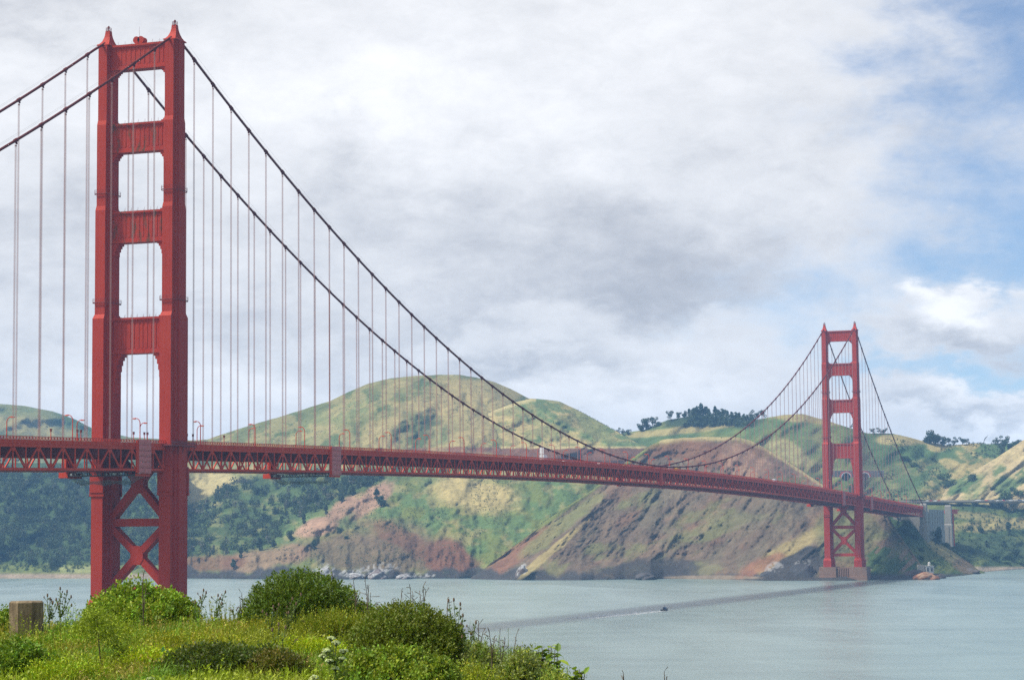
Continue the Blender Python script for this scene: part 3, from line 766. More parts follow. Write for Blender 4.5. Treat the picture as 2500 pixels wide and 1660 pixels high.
def tower(u, label, stained, near_tower):
    t = empty('tower', (u, 0, 0), bridge); t['label'] = label
    for s in (-1, 1):
        leg_mb(s*HW).build('leg', M_RED, t)
        b = MB(); y0 = s*HW       # saddle housing and beacon post
        def sq(dx, dy, z): return [(-dx, y0-dy, z), (dx, y0-dy, z), (dx, y0+dy, z), (-dx, y0+dy, z)]
        b.loft([sq(4.38, 2.55, 221.85), sq(4.3, 2.5, 222.2), sq(3.4, 2.05, 222.6), sq(2.45, 1.65, 223.4), sq(1.8, 1.4, 224.3), sq(1.3, 1.15, 225.3), sq(1.0, .95, 226.5), sq(.85, .85, 227.9)])
        b.build('saddle_housing', M_RED, t)
        b = MB()
        for k in range(8):
            a = k*math.pi/4
            b.tube([(1.0*math.cos(a), y0+1.0*math.sin(a), 227.7), (1.0*math.cos(a), y0+1.0*math.sin(a), 229.1)], .06, 4)
        for z in (227.75, 228.4, 229.1):
            b.tube([(1.0*math.cos(k*math.pi/4), y0+1.0*math.sin(k*math.pi/4), z) for k in range(9)], .06, 4)
        b.tube([(0, y0, 227.9), (0, y0, 229.9)], .13, 6); b.disc((0, y0, 229.3), .4, .7, 10)
        b.build('beacon_rail', M_DARKRED, t)
        for z in (166.7, 126.7):
            b = MB(); i = 1 if z < 162 else 2
            _, d, wr, w, dr = SECT[i]
            for zz, e in ((z, .45), (z+.75, .5), (z+1.4, .5)):
                r = [(d/2+e, wr/2+e), (dr/2+e+1.2, w/2+e), (-dr/2-e-1.2, w/2+e), (-d/2-e, wr/2+e), (-d/2-e, -wr/2-e), (-dr/2-e-1.2, -w/2-e), (dr/2+e+1.2, -w/2-e), (d/2+e, -wr/2-e)]
                r.append(r[0])
                b.tube([(px, y0+py, zz) for px, py in r], .16 if zz == z else .05, 4, False)
            for px, py in r:
                b.tube([(px, y0+py, z-.2), (px, y0+py, z+1.4)], .05, 4)
            b.build('maintenance_rail', M_DARKRED, t)
        b = MB()      # pedestal on the pier
        b.loft([cross(15.0, 6.4, 9.4, 7.0, 11.7, y0), cross(15.0, 6.4, 9.4, 7.0, 17.6, y0), cross(13.4, 5.0, 7.8, 5.4, 19.4, y0)])
        b.build('pedestal', M_RED, t)
    for i, (z0, z1) in enumerate(STRUTS):
        so_ = strut_mb(z0, z1, INNER[i]+1.2, i == 0).build('portal_strut', M_STAIN if (stained and i in (1, 2)) else M_RED, t)
        for s in (-1, 1):
            b = MB(); corbel(b, INNER[i]+.6, z0+.01, CORB[i], s); b.build('corner_bracket', M_RED, t)
            if SILL[i]:
                poly = SILL[i]
                q = [(INNER[i]+.6, z1-.01)]
                y = [(INNER[i]+.6-a, z1+dn) for a, dn in poly]
                q.append((INNER[i]+.6-poly[0][0], z1-.01))
                for k, (a, dn) in enumerate(poly):
                    q.append((INNER[i]+.6-a, z1+dn))
                    if k+1 < len(poly): q.append((INNER[i]+.6-poly[k+1][0], z1+dn))
                q.append((INNER[i]+.6, z1+poly[-1][1]))
                b = MB(); b.prism([(s*yy, zz) for yy, zz in q], -1.9, 1.9); b.build('sill_bracket', M_RED, t)
        for sx in (-1, 1):           # handrails along the top of each strut
            b = MB()
            for zz in (.6, 1.2): b.bar((sx*2.1, -INNER[i], z1+zz), (sx*2.1, INNER[i], z1+zz), .05, .05)
            for k in range(9):
                y = -INNER[i]+2*INNER[i]*k/8; b.bar((sx*2.1, y, z1), (sx*2.1, y, z1+1.2), .06, .06, (1, 0, 0))
            b.build('handrail', M_DARKRED, t)
    yi = 10.9
    for zc, za, zb in ((60.6, 74.4, 48.0), (35.0, 45.6, 23.6)):
        b = MB()
        for s in (-1, 1):
            b.bar((0, 0, zc), (0, s*(yi+.3), za), 3.5, 2.5, (1, 0, 0)); b.bar((0, 0, zc), (0, s*(yi+.3), zb), 3.44, 2.5, (1, 0, 0))
        b.prism([(-2.5, zc-1.5), (-1.2, zc-3.4), (1.2, zc-3.4), (2.5, zc-1.5), (2.5, zc+1.5), (1.2, zc+3.4), (-1.2, zc+3.4), (-2.5, zc+1.5)], -1.86, 1.86)
        b.build('cross_brace', M_RED, t)
    for zc, th in ((46.8, 2.8), (22.4, 2.6)):
        b = MB(); b.box(-1.72, 1.72, -yi-.4, yi+.4, zc-th/2, zc+th/2)
        for s in (-1, 1):
            b.prism([(s*(yi+.2), zc-4.6), (s*(yi-1.4), zc-2.9), (s*(yi-1.4), zc+2.9), (s*(yi+.2), zc+4.6)], -1.80, 1.80)
        b.build('brace_strut', M_RED, t)
    for s in (-1, 1):                # walkway round the outside of each leg
        b = MB(); zb = ZT+8.9; y0 = s*(HW+4.4)
        b.box(-9.5, 9.5, min(s*HW, y0), max(s*HW, y0), zb-.5, zb)
        for k in range(11):
            b.bar((-9.5+1.9*k, y0, zb), (-9.5+1.9*k, y0, zb+1.3), .1, .1, (1, 0, 0))
        b.bar((-9.5, y0, zb+1.25), (9.5, y0, zb+1.25), .14, .14); b.bar((-9.5, y0, zb+.65), (9.5, y0, zb+.65), .1, .5)
        for x in (-8, -4, 0, 4, 8):
            b.bar((x, s*(HW+3.6), zb-3.2), (x, y0, zb-.5), .25, .3, (1, 0, 0))
        b.build('walkway', M_DARKRED, t)
    b = MB()                         # pier: two ends and a fluted wall between
    for s in (-1, 1):
        y0 = s*HW
        b.loft([[(x*(1+e), y0+y*(1+e), z) for x, y in ((-9, -7.5), (9, -7.5), (9, 7.5), (-9, 7.5))] for z, e in ((-6, .06), (3.2, .06), (3.3, 0), (11.75, 0))])
    b.box(-7.2, 7.2, -6.4, 6.4, -6, 11.3); b.box(-8.6, 8.6, -6.3, 6.3, -6, 2.9)
    for k in range(8):
        y = -5.6+1.6*k
        for s in (-1, 1): b.box(s*7.4-.5, s*7.4+.5, y-.42, y+.42, 3.0, 11.0)
    b.build('pier', M_PIER, t)
    if near_tower:
        for y in (1.35, -.45):
            b = MB(); b.tube([(-1.5, y, 223.3), (1.3, y, 223.3)], 1.22, 18); b.tube([(-1.62, y, 223.3), (-1.45, y, 223.3)], 1.34, 18)
            b.box(-.6, .6, y-.4, y+.4, 221.8, 222.3); b.build('antenna_drum', M_RED, t, False)
        b = MB(); b.tube([(0, .9, 221.8), (0, .9, 228.6)], [.07, .03], 5); b.build('antenna_mast', M_DARKRED, t)
    return t
tower(0, 'near left tower with drum antennas on its top strut', True, True)
tower(LM, 'far tower standing on a pier below the cliff', False, False)

# --- deck
def strip(b, u0, u1, n, y0, y1, z0, z1, end=True):
    us = np.linspace(u0, u1, n+1); vs = []; fs = []
    for u in us:
        z = zdeck(u); vs += [(u, y0, z+z0), (u, y1, z+z0), (u, y1, z+z1), (u, y0, z+z1)]
    for i in range(n):
        for k in range(4):
            a = 4*i+k; c = 4*i+(k+1) % 4; fs.append((a, c, c+4, a+4))
    fs += [(3, 2, 1, 0), (4*n, 4*n+1, 4*n+2, 4*n+3)]
    b.add(vs, fs)
U0, U1 = -SS, LM+SS
NP = int(round((U1-U0)/7.62))
b = MB(); strip(b, U0, U1, NP, -9.4, 9.4, 8.75, 9.15)
deck = b.build('deck', M_ASPH, bridge)
for s in (-1, 1):
    b = MB(); strip(b, U0, U1, NP, s*9.4 if s > 0 else -13.2, 13.2 if s > 0 else -9.4, 8.95, 9.35); b.build('sidewalk', M_CONC, deck)
    b = MB(); a, c = sorted((s*13.25, s*14.05)); strip(b, U0, U1, NP, a, c, 8.15, 9.42)
    for k in range(NP*2):
        u = U0+3.81*k+1.9
        if abs(u) < 7.5 or abs(u-LM) < 7.5: continue
        z = zdeck(u); b.box(u-.12, u+.12, s*14.0 if s > 0 else -14.25, 14.25 if s > 0 else s*14.0, z+8.1, z+9.4)
    b.build('fascia', M_TRUSS, deck)
    b = MB(); a, c = sorted((s*13.86, s*13.96)); strip(b, U0, U1, NP, a, c, 10.38, 10.55); strip(b, U0, U1, NP, a-.02, c+.02, 9.55, 9.62)
    for k in range(NP*4):
        u = U0+1.905*k+.9; z = zdeck(u)
        b.box(u-.09, u+.09, a+.003, c-.003, z+9.42, z+10.37)
        b.box(u+.5, u+1.35, a+.02, c-.02, z+9.63, z+10.36)
    b.build('railing', M_TRUSS, deck)
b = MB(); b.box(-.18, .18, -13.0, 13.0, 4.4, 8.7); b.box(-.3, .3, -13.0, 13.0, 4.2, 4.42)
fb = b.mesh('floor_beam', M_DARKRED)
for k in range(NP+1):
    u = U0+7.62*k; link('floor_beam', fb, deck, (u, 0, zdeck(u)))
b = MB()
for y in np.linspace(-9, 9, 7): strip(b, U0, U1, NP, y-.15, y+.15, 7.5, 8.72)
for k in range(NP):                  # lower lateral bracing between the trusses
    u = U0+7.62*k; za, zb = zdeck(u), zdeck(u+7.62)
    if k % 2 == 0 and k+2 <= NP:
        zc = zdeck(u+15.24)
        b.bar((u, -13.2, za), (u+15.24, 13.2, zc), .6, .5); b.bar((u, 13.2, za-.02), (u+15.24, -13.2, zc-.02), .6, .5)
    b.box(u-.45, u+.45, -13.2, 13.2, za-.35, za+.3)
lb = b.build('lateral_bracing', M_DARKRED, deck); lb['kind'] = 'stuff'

# --- stiffening trusses
DZ = 7.4
bd = MB(); bd.bar((.35, 0, .25), (7.27, 0, DZ-.25), .42, .46); D_UP = bd.mesh('diagonal', M_TRUSS)
bd = MB(); bd.bar((.35, 0, DZ-.25), (7.27, 0, .25), .42, .46); D_DN = bd.mesh('diagonal', M_TRUSS)
bd = MB(); bd.box(-.17, .17, -.2, .2, .3, DZ-.3); VERT = bd.mesh('vertical', M_TRUSS)
gp = MB(); gp.add([(x, y, z) for y in (-.27, .27) for x, z in ((-1.3, -.3), (1.3, -.3), (.5, -1.35), (-.5, -1.35))], [(0, 1, 2, 3), (7, 6, 5, 4), (0, 4, 5, 1), (1, 5, 6, 2), (2, 6, 7, 3), (3, 7, 4, 0)])
G_TOP = gp.mesh('gusset_plate', M_TRUSS)
gp = MB(); gp.add([(x, y, z) for y in (-.27, .27) for x, z in ((-1.3, .3), (1.3, .3), (.5, 1.35), (-.5, 1.35))], [(3, 2, 1, 0), (4, 5, 6, 7), (0, 1, 5, 4), (1, 2, 6, 5), (2, 3, 7, 6), (3, 0, 4, 7)])
G_BOT = gp.mesh('gusset_plate', M_TRUSS)
def intower(u): return abs(u) < 6.0 or abs(u-LM) < 6.0
def gap_spans():
    return [(U0, -6.4), (6.4, LM-6.4), (LM+6.4, U1)]
for s in (-1, 1):
    y = s*HW; b = MB()
    for ua, ub in gap_spans():
        n = max(1, int(round((ub-ua)/7.62)))
        strip(b, ua, ub, n, y-.33, y+.33, -.42, .42); strip(b, ua, ub, n, y-.33, y+.33, DZ-.40, DZ+.42)
        strip(b, ua, ub, n, y-.25, y+.25, DZ+.43, DZ+.75)
    if s > 0:     # far truss, seen only through the near one
        for k in range(-22, 107):
            u = PAN*k; z = zdeck(u); z2 = zdeck(u+7.62); z0 = zdeck(u-7.62)
            if not intower(u):
                b.box(u-.17, u+.17, y-.2, y+.2, z+.43, z+DZ-.41)
                b.bar((u-.35, y, z+DZ-.3), (u-7.27, y, z0+.3), .42, .46); b.bar((u+.35, y, z+DZ-.3), (u+7.27, y, z2+.3), .42, .46)
            if not intower(u+7.62): b.box(u+7.45, u+7.79, y-.2, y+.2, z2+.43, z2+DZ-.41)
    tr = b.build('side_truss', M_TRUSS, bridge)
    if s < 0:
        for k in range(-22, 107):
            u = PAN*k; z = zdeck(u); rz = -math.atan(slope(u))
            if not intower(u):
                link('vertical', VERT, tr, (u, y, z)); link('gusset_plate', G_TOP, tr, (u, y, z+DZ-.41), (0, rz, 0))
            if not intower(u+3.8): link('diagonal', D_DN, tr, (u, y, z), (0, rz, 0))
            if not intower(u+7.62) and u+7.62 < U1:
                z2 = zdeck(u+7.62)
                link('vertical', VERT, tr, (u+7.62, y, z2)); link('gusset_plate', G_BOT, tr, (u+7.62, y, z2+.43), (0, rz, 0))
                if not intower(u+11.4) and u+PAN < U1: link('diagonal', D_UP, tr, (u+7.62, y, z2), (0, rz, 0))
bm_ = MB(); z = zdeck(LM/2)
for s in (-1, 1): bm_.box(LM/2-2.0, LM/2+2.0, s*HW-.8, s*HW+.8, z-.9, z+DZ+2.4)
bm_.build('centre_tie', M_TRUSS, bridge)

# --- cables, bands, suspenders
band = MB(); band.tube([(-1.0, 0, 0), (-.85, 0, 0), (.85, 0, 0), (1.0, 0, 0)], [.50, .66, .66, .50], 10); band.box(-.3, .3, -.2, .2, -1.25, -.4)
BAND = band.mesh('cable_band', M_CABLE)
ROPES = {}
for s in (-1, 1):
    y = s*HW; pts = []
    us = np.concatenate([np.linspace(-SS, -3, 46), np.linspace(3, LM-3, 169), np.linspace(LM+3, LM+SS, 46)])
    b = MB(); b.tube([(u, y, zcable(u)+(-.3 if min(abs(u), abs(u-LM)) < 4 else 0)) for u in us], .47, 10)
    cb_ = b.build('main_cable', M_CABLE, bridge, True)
    b = MB()
    for dy in (-.55, .55):
        b.tube([(u, y+dy, zcable(u)+1.75) for u in us if min(abs(u), abs(u-LM)) > 5], .022, 3, False)
    hr = b.build('hand_rope', M_DARK, cb_)
    for k in list(range(-22, 107)):
        u = PAN*k
        if intower(u) or k in (-22, 106): continue
        zc = zcable(u); zd = zdeck(u)+DZ+.8
        if zc-zd < 2.0: continue
        sl_ = -math.atan(zcable(u+.5)-zcable(u-.5))
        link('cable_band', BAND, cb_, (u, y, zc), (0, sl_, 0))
        L = zc-1.2-zd; key = round(L, 1)
        if key not in ROPES:
            r = MB()
            for dx in (-.21, .21):
                for dy in (-.17, .17): r.tube([(dx, dy, 0), (dx, dy, L)], .048, 5, False)
            r.box(-.3, .3, -.24, .24, L-.75, L-.35)
            ROPES[key] = r.mesh('suspender', M_ROPE)
        link('suspender', ROPES[key], cb_, (u, y, zd))

# ------------------------------------------------------------------ things on and under the deck
def lamp_proto():
    root = empty('street_lamp')
    b = MB(); b.tube([(0, 0, 0), (0, 0, .6), (0, 0, 7.2)], [.26, .19, .16], 7); b.build('pole', M_TRUSS, root)
    b = MB(); b.tube([(0, 0, 7.15), (0, .35, 8.0), (0, 1.0, 8.55), (0, 1.9, 8.65)], .15, 6); b.build('arm', M_TRUSS, root)
    b = MB(); b.hexa([(-.28, 1.7, 8.42), (.28, 1.7, 8.42), (.2, 3.0, 8.5), (-.2, 3.0, 8.5), (-.2, 1.7, 8.85), (.2, 1.7, 8.85), (.14, 3.0, 8.68), (-.14, 3.0, 8.68)])
    lh = b.build('lamp_head', M_TRUSS, root)
    b = MB(); b.hexa([(-.2, 1.9, 8.28), (.2, 1.9, 8.28), (.16, 2.8, 8.33), (-.16, 2.8, 8.33), (-.24, 1.85, 8.425), (.24, 1.85, 8.425), (.19, 2.9, 8.485), (-.19, 2.9, 8.485)])
    b.build('lens', M_LAMP, lh)
    return root
lp = lamp_proto(); first = True

def lamp(u, side, label):
    global first
    o = lp if first else copy_tree(lp); first = False
    o.location = (u, -13.0 if side < 0 else 12.2, zdeck(u)+9.36)
    o.rotation_euler = (0, 0, 0 if side < 0 else math.pi)
    tag(o, label, 'street lamp', 'street lamps along the bridge deck')
ordn_ = ['first', 'second', 'third', 'fourth', 'fifth', 'sixth', 'seventh', 'eighth', 'ninth', 'tenth', 'eleventh', 'twelfth', 'thirteenth', 'fourteenth', 'fifteenth', 'sixteenth', 'seventeenth', 'eighteenth', 'nineteenth', 'twentieth', 'twenty-first', 'twenty-second', 'twenty-third', 'twenty-fourth', 'twenty-fifth', 'twenty-sixth', 'twenty-seventh', 'twenty-eighth']
ordn = ordn_
for j in range(-3, 34):
    for side in (-1, 1):
        u = PAN*(1.47+3*j)
        if abs(u-LM) < 12 or u > U1-15: continue
        which = 'near side' if side < 0 else 'far side'
        arm = 'arm pointing left' if side < 0 else 'arm pointing right'
        if j == -3: lab = f'{which} lamp with its {arm}, leftmost on the deck'
        elif j == -2: lab = f'{which} lamp with its {arm}, just left of the near tower'
        elif j == -1: lab = f'{which} lamp with its {arm}, between the legs of the near tower'
        elif j < 28 and u < LM: lab = f'{ordn[j]} {which} lamp right of the near tower, {arm}'
        elif u < LM: lab = f'small distant {which} lamp on the deck before the far tower, {arm}'
        else: lab = f'tiny {which} lamp, {ordn[j-28]} on the deck beyond the far tower'
        lamp(u, side, lab)

# short posts with small cabinets and cameras on the sidewalks
pp = empty('signal_post'); b = MB(); b.tube([(0, 0, 0), (0, 0, 2.9)], .13, 6); b.build('post', M_TRUSS, pp)
b = MB(); b.box(-.3, .3, -.25, .25, 2.9, 3.7); b.box(-.38, .38, -.32, .32, 3.71, 3.8); b.build('cabinet', M_DARKRED, pp)
for i, (k, sd, lab) in enumerate([(-5.45, -1, 'short signal post left of the near tower, standing alone'), (-4.35, -1, 'short signal post beside the lamps left of the near tower'), (-4.2, -1, 'second short signal post right of the lamps left of the near tower'), (-1.85, -1, 'short signal post left of the lamps between the near tower legs'),
                                  (-1.35, -1, 'short signal post right of the lamps between the near tower legs'), (-1.2, -1, 'last short signal post between the near tower legs'), (.75, -1, 'thin short post just right of the near tower'), (1.05, -1, 'short post left of the first lamps right of the near tower'), (2.7, -1, 'lone short post between the first and second lamps right of the near tower')]):
    o = pp if i == 0 else copy_tree(pp); u = PAN*k; o.location = (u, sd*13.2, zdeck(u)+9.36); tag(o, lab, 'post', 'short signal posts on the deck')

# travelling work gantries: a sheeted tower on the near truss, a gangway across under the deck, a net below it
M_NETT = bpy.data.materials.new('fine_net'); M_NETT.use_nodes = True
_n = NT(M_NETT.node_tree); _t = _n.new('ShaderNodeBsdfTransparent'); _d = M_NETT.node_tree.nodes['Principled BSDF']
_d.inputs['Base Color'].default_value = (.13, .15, .16, 1); _d.inputs['Roughness'].default_value = .9
_m = _n.new('ShaderNodeMixShader'); _m.inputs[0].default_value = .40; _n.link(_t.outputs[0], _m.inputs[1]); _n.link(_d.outputs[0], _m.inputs[2])
_n.link(_m.outputs[0], M_NETT.node_tree.nodes['Material Output'].inputs[0])
GEAR = MB().box(-.25, .25, -.4, .4, 0, .55).mesh('crate', M_WHITE)
def gantry(u, rows, wid, label, net=True):
    z = zdeck(u); root = empty('work_gantry', (u, 0, z)); tag(root, label, 'work gantry', 'travelling work gantries on the deck')
    rr = random.Random(int(u)); h = 11.9; z0 = -1.4; ye = -HW-.95
    b = MB(); b.box(-wid/2-.9, -wid/2-.1, ye-.1, ye+.55, z0+.2, z0+h-.5)
    for x in (-wid/2, 0, wid/2): b.bar((x, ye-.1, z0), (x, ye-.1, z0+h), .2, .2, (1, 0, 0))
    b.build('frame', M_TRUSS, root)
    sh = MB(); cw = wid/2; rh = h/rows; n = 5; vs = []
    for i in range(n):
        for k in range(n):
            bulge = .32*math.sin(math.pi*i/(n-1))*math.sin(math.pi*k/(n-1))
            vs.append((.05+(cw-.1)*i/(n-1), -.25-bulge, .05+(rh-.1)*k/(n-1)))
    fs = [(i*n+k, (i+1)*n+k, (i+1)*n+k+1, i*n+k+1) for i in range(n-1) for k in range(n-1)]
    m0 = len(vs); vs += [(x, .0, z_) for x, z_ in ((.05, .05), (cw-.05, .05), (cw-.05, rh-.05), (.05, rh-.05))]
    fs += [(0, m0, m0+1, (n-1)*n), ((n-1)*n, m0+1, m0+2, n*n-1), (n*n-1, m0+2, m0+3, n-1), (n-1, m0+3, m0, 0)]
    sh.add(vs, fs); me = sh.mesh('sheet', M_WRAP)
    for r in range(rows):
        for c in range(2): link('sheet', me, root, (-wid/2+c*cw, ye, z0+r*rh))
    x1 = wid/2
    b = MB(); b.box(-x1, x1, -13.6, 16.6, -2.0, -1.75)
    for y in np.arange(-13.4, 16.6, 3.0): b.bar((-x1, y, -1.8), (-x1, y, -.6), .22, .22); b.bar((x1, y, -1.8), (x1, y, -.6), .22, .22)
    b.box(-x1-.05, -x1+.12, -13.6, 16.6, -1.05, -.85); b.box(-x1-.06, -x1+.1, -13.6, 16.6, -1.5, -1.38)
    b.build('gangway', M_DARK, root)
    b = MB(); b.box(-x1-.3, x1+.3, 13.2, 16.8, -2.5, -.6); b.box(-x1+1, x1-1, 14.6, 15.4, -.59, 10.0); b.build('end_box', M_TRUSS, root)
    b = MB(); b.box(-x1-.3, x1+.3, -14.2, -13.62, -2.3, -1.45); b.build('end_beam', M_TRUSS, root)
    if net:
        for k in range(17):
            y = rr.uniform(-12.8, 12.6); o = link('crate', GEAR, root, (-x1+rr.uniform(.2, .6), y, -1.74), (0, 0, rr.uniform(-.3, .3)), (1, rr.uniform(.5, 1.3), rr.uniform(.6, 1.5)))
        n, mth = 36, 6; vs = []
        for i in range(n+1):
            y = 14.5-27.5*i/n; e = min(1, min(i, n-i)/6)
            for k in range(mth+1):
                x = -x1-.6+(2*x1+1.2)*k/mth; vs.append((x, y, -2.1-2.9*e*(1-.10*math.cos(i*.55))*math.sin(math.pi*(k+.5)/(mth+1))**.4))
        fs = [(i*(mth+1)+k, (i+1)*(mth+1)+k, (i+1)*(mth+1)+k+1, i*(mth+1)+k+1) for i in range(n) for k in range(mth)]
        b = MB(); b.add(vs, fs); b.build('safety_net', M_NETT, root)
gantry(-23.0, 6, 9.0, 'work gantry with pink sheeted tower, between the legs of the near tower')
gantry(141.5, 6, 9.4, 'work gantry with pink sheeted tower, on the span right of the near tower')
gantry(LM-70, 6, 11, 'small distant work gantry just left of the far tower', False)
gantry(LM+58, 6, 11, 'small distant work gantry just right of the far tower', False)

# vehicles on the roadway
def wheels(root, xs, hw, r):
    w = MB(); w.tube([(0, -.13, 0), (0, .13, 0)], r, 12); me = w.mesh('wheel', M_RUB)
    for x in xs:
        for s in (-1, 1): link('wheel', me, root, (x, s*hw, r))
def truck(u, y, label, sign=False, body=M_WHITE):
    root = empty('box_truck', (u, y, zdeck(u)+9.16)); tag(root, label, 'truck')
    b = MB(); b.box(-4.4, 1.2, -1.2, 1.2, .9, 3.5); b.box(-4.5, 3.4, -.9, .9, .6, .89); b.build('cargo_box', body, root)
    b = MB(); b.hexa([(1.35, -1.1, .5), (3.5, -1.1, .5), (3.5, 1.1, .5), (1.35, 1.1, .5), (1.35, -1.05, 2.5), (2.7, -1.0, 2.5), (2.7, 1.0, 2.5), (1.35, 1.05, 2.5)]); b.build('cab', M_WHITE, root)
    b = MB(); b.box(1.7, 2.6, -1.125, 1.125, 1.5, 2.2); b.build('window', M_GLASS, root)
    wheels(root, (-3.2, 2.4), 1.05, .48)
    if sign:
        b = MB(); b.box(-4.3, -4.1, -1.1, 1.1, 3.9, 7.4); b.bar((-4.2, 0, 3.4), (-4.2, 0, 4.0), .3, .3, (1, 0, 0)); b.build('sign_board', M_WHITE, root)
def car(u, y, mat, label):
    root = empty('car', (u, y, zdeck(u)+9.16)); tag(root, label, 'car', 'cars on the bridge deck')
    b = MB(); b.hexa([(-2.2, -.9, .3), (2.2, -.9, .3), (2.2, .9, .3), (-2.2, .9, .3), (-2.15, -.87, .85), (2.1, -.85, .8), (2.1, .85, .8), (-2.15, .87, .85)])
    b.hexa([(-1.7, -.84, .86), (1.2, -.84, .86), (1.2, .84, .86), (-1.7, .84, .86), (-1.1, -.7, 1.46), (.5, -.7, 1.46), (.5, .7, 1.46), (-1.1, .7, 1.46)]); b.build('body', mat, root)
    b = MB(); b.hexa([(-1.5, -.86, .93), (1.0, -.86, .93), (1.0, .86, .93), (-1.5, .86, .93), (-1.0, -.735, 1.38), (.42, -.735, 1.38), (.42, .735, 1.38), (-1.0, .735, 1.38)]); b.build('window', M_GLASS, root)
    wheels(root, (-1.35, 1.35), .82, .33)
truck(PAN*28.6, -6.5, 'white truck carrying a tall square sign board on the deck', True)
truck(PAN*45.2, -6.2, 'white box truck near the lowest point of the cable')
truck(PAN*46.4, -6.0, 'yellow box truck ahead of the white one at the low cable', body=M_YEL)
truck(PAN*64.6, -6.4, 'white box truck on the deck before the far tower')
for i, (k, y, mt, lab) in enumerate([(31.5, -3, M_WHITE, 'white car on the deck behind the sign truck'), (39.3, -6, M_REDV, 'red car on the deck left of the low cable'),
                                     (35.2, -6, M_WHITE, 'white car on the deck left of the red car'), (56, -6, M_BLUEV, 'dark blue car on the deck right of the low cable'),
                                     (71, -6, M_WHITE, 'small white car on the deck close to the far tower'), (89.5, -6, M_REDV, 'red car on the deck beyond the far tower')]):
    car(PAN*k, y, mt, lab)

# ------------------------------------------------------------------ north anchorage
def pylon(x, y, label, h0):
    zd = zdeck(LM+SS); root = empty('bridge_pylon', (x, y, h0)); tag(root, label, 'pylon', 'concrete pylons at the end of the deck')
    H = zd+13.6-h0
    b = MB()
    def sq(a, c, z): return [(-a, -c, z), (a, -c, z), (a, c, z), (-a, c, z)]
    b.loft([sq(5.0, 4.4, 0), sq(4.8, 4.2, H*.52), sq(4.1, 3.5, H*.55), sq(3.9, 3.3, H*.97), sq(3.3, 2.8, H)]); b.build('shaft', M_CONC, root)
    for s in (-1, 1):
        b = MB(); b.box(-1.0, 1.0, s*4.2-.5, s*4.2+.5, 0, H*.50); b.box(s*4.9-.4, s*4.9+.4, -.9, .9, 0, H*.50); b.build('buttress', M_CONC, root)
XP = LM+SS+4
pylon(XP, -HW, 'front concrete pylon where the deck ends', 22.0)
pylon(XP, HW, 'rear concrete pylon where the deck ends, behind the front one', 34.0)
pylon(XP+163, -HW, 'second concrete pylon beside the red viaduct tower', 26.0)
b = MB(); b.box(XP+8, XP+40, -11.4, 11.4, 20, 64.0); b.box(XP+40.2, XP+142, -12.4, 12.4, 20, 66.0); b.box(XP+118, XP+138, -13.4, -12.45, 20, 44)
for k in range(6): b.box(XP+44+k*17, XP+45.2+k*17, -13.0, -12.45, 20, 65.5)
tag(b.build('anchor_block', M_CONC), 'pale concrete anchorage block between the two front pylons', 'anchorage')
root = empty('viaduct', (XP+172, 0, 0)); tag(root, 'red steel viaduct with a braced tower behind the pylons', 'viaduct')
b = MB(); b.box(0, 60, -13.5, 13.5, 62.5, 66); b.box(0, 70, -14, -13.6, 66, 67.2); b.box(0, 70, 13.6, 14, 66, 67.2); b.build('deck', M_TRUSS, root)
b = MB()
for x in (4, 46):
    for y in (-10, 10): b.bar((x, y*1.1, 10), (x, y, 62.4), 2.0, 2.0, (1, 0, 0))
for z in (24, 38, 51):
    for y in (-10.5, 10.5): b.bar((4, y, z), (46, y, z), 1.0, 1.0); b.bar((4, y, z), (46, y, z+12), .9, .9); b.bar((46, y, z), (4, y, z+12), .9, .9)
    for x in (4, 46): b.bar((x, -10.5, z), (x, 10.5, z), .7, .7, (1, 0, 0)); b.bar((x, -10.5, z), (x, 10.5, z+12), .6, .6, (1, 0, 0))
b.build('braced_tower', M_TRUSS, root)
# cars queued along the road behind the anchorage
rr = random.Random(4)
cm = {}; ncar = {}
for mt in (M_WHITE, M_REDV, M_BLUEV, M_CONC):
    b = MB(); b.hexa([(-2.2, -.9, .3), (2.2, -.9, .3), (2.2, .9, .3), (-2.2, .9, .3), (-2.15, -.87, .85), (2.1, -.85, .8), (2.1, .85, .8), (-2.15, .87, .85)])
    b.hexa([(-1.7, -.84, .86), (1.2, -.84, .86), (1.2, .84, .86), (-1.7, .84, .86), (-1.1, -.7, 1.46), (.5, -.7, 1.46), (.5, .7, 1.46), (-1.1, .7, 1.46)])
    cm[mt.name] = b.mesh('distant_car', mt)
b = MB()
rd = [at(x, 1158.5-.004*(x-2130), 2925) for x in range(2060, 2700, 30)]
vs = []
for p in rd: vs += [tuple(p+RT*0+np.array([0, 0, 1.0])), tuple(p+FW*22+np.array([0, 0, 1.6])), tuple(p+FW*22+np.array([0, 0, -1.5])), tuple(p+np.array([0, 0, -.8]))]
fs = []
for i in range(len(rd)-1):
    for k in range(4): a = 4*i+k; c = 4*i+(k+1) % 4; fs.append((a, c, c+4, a+4))
b.add(vs, fs); tag(b.build('road', material('far_road_surface', (.10, .092, .065), .9, var=.3, scale=.1)), 'far road crossing the foot of the grassy hills', kind='structure')
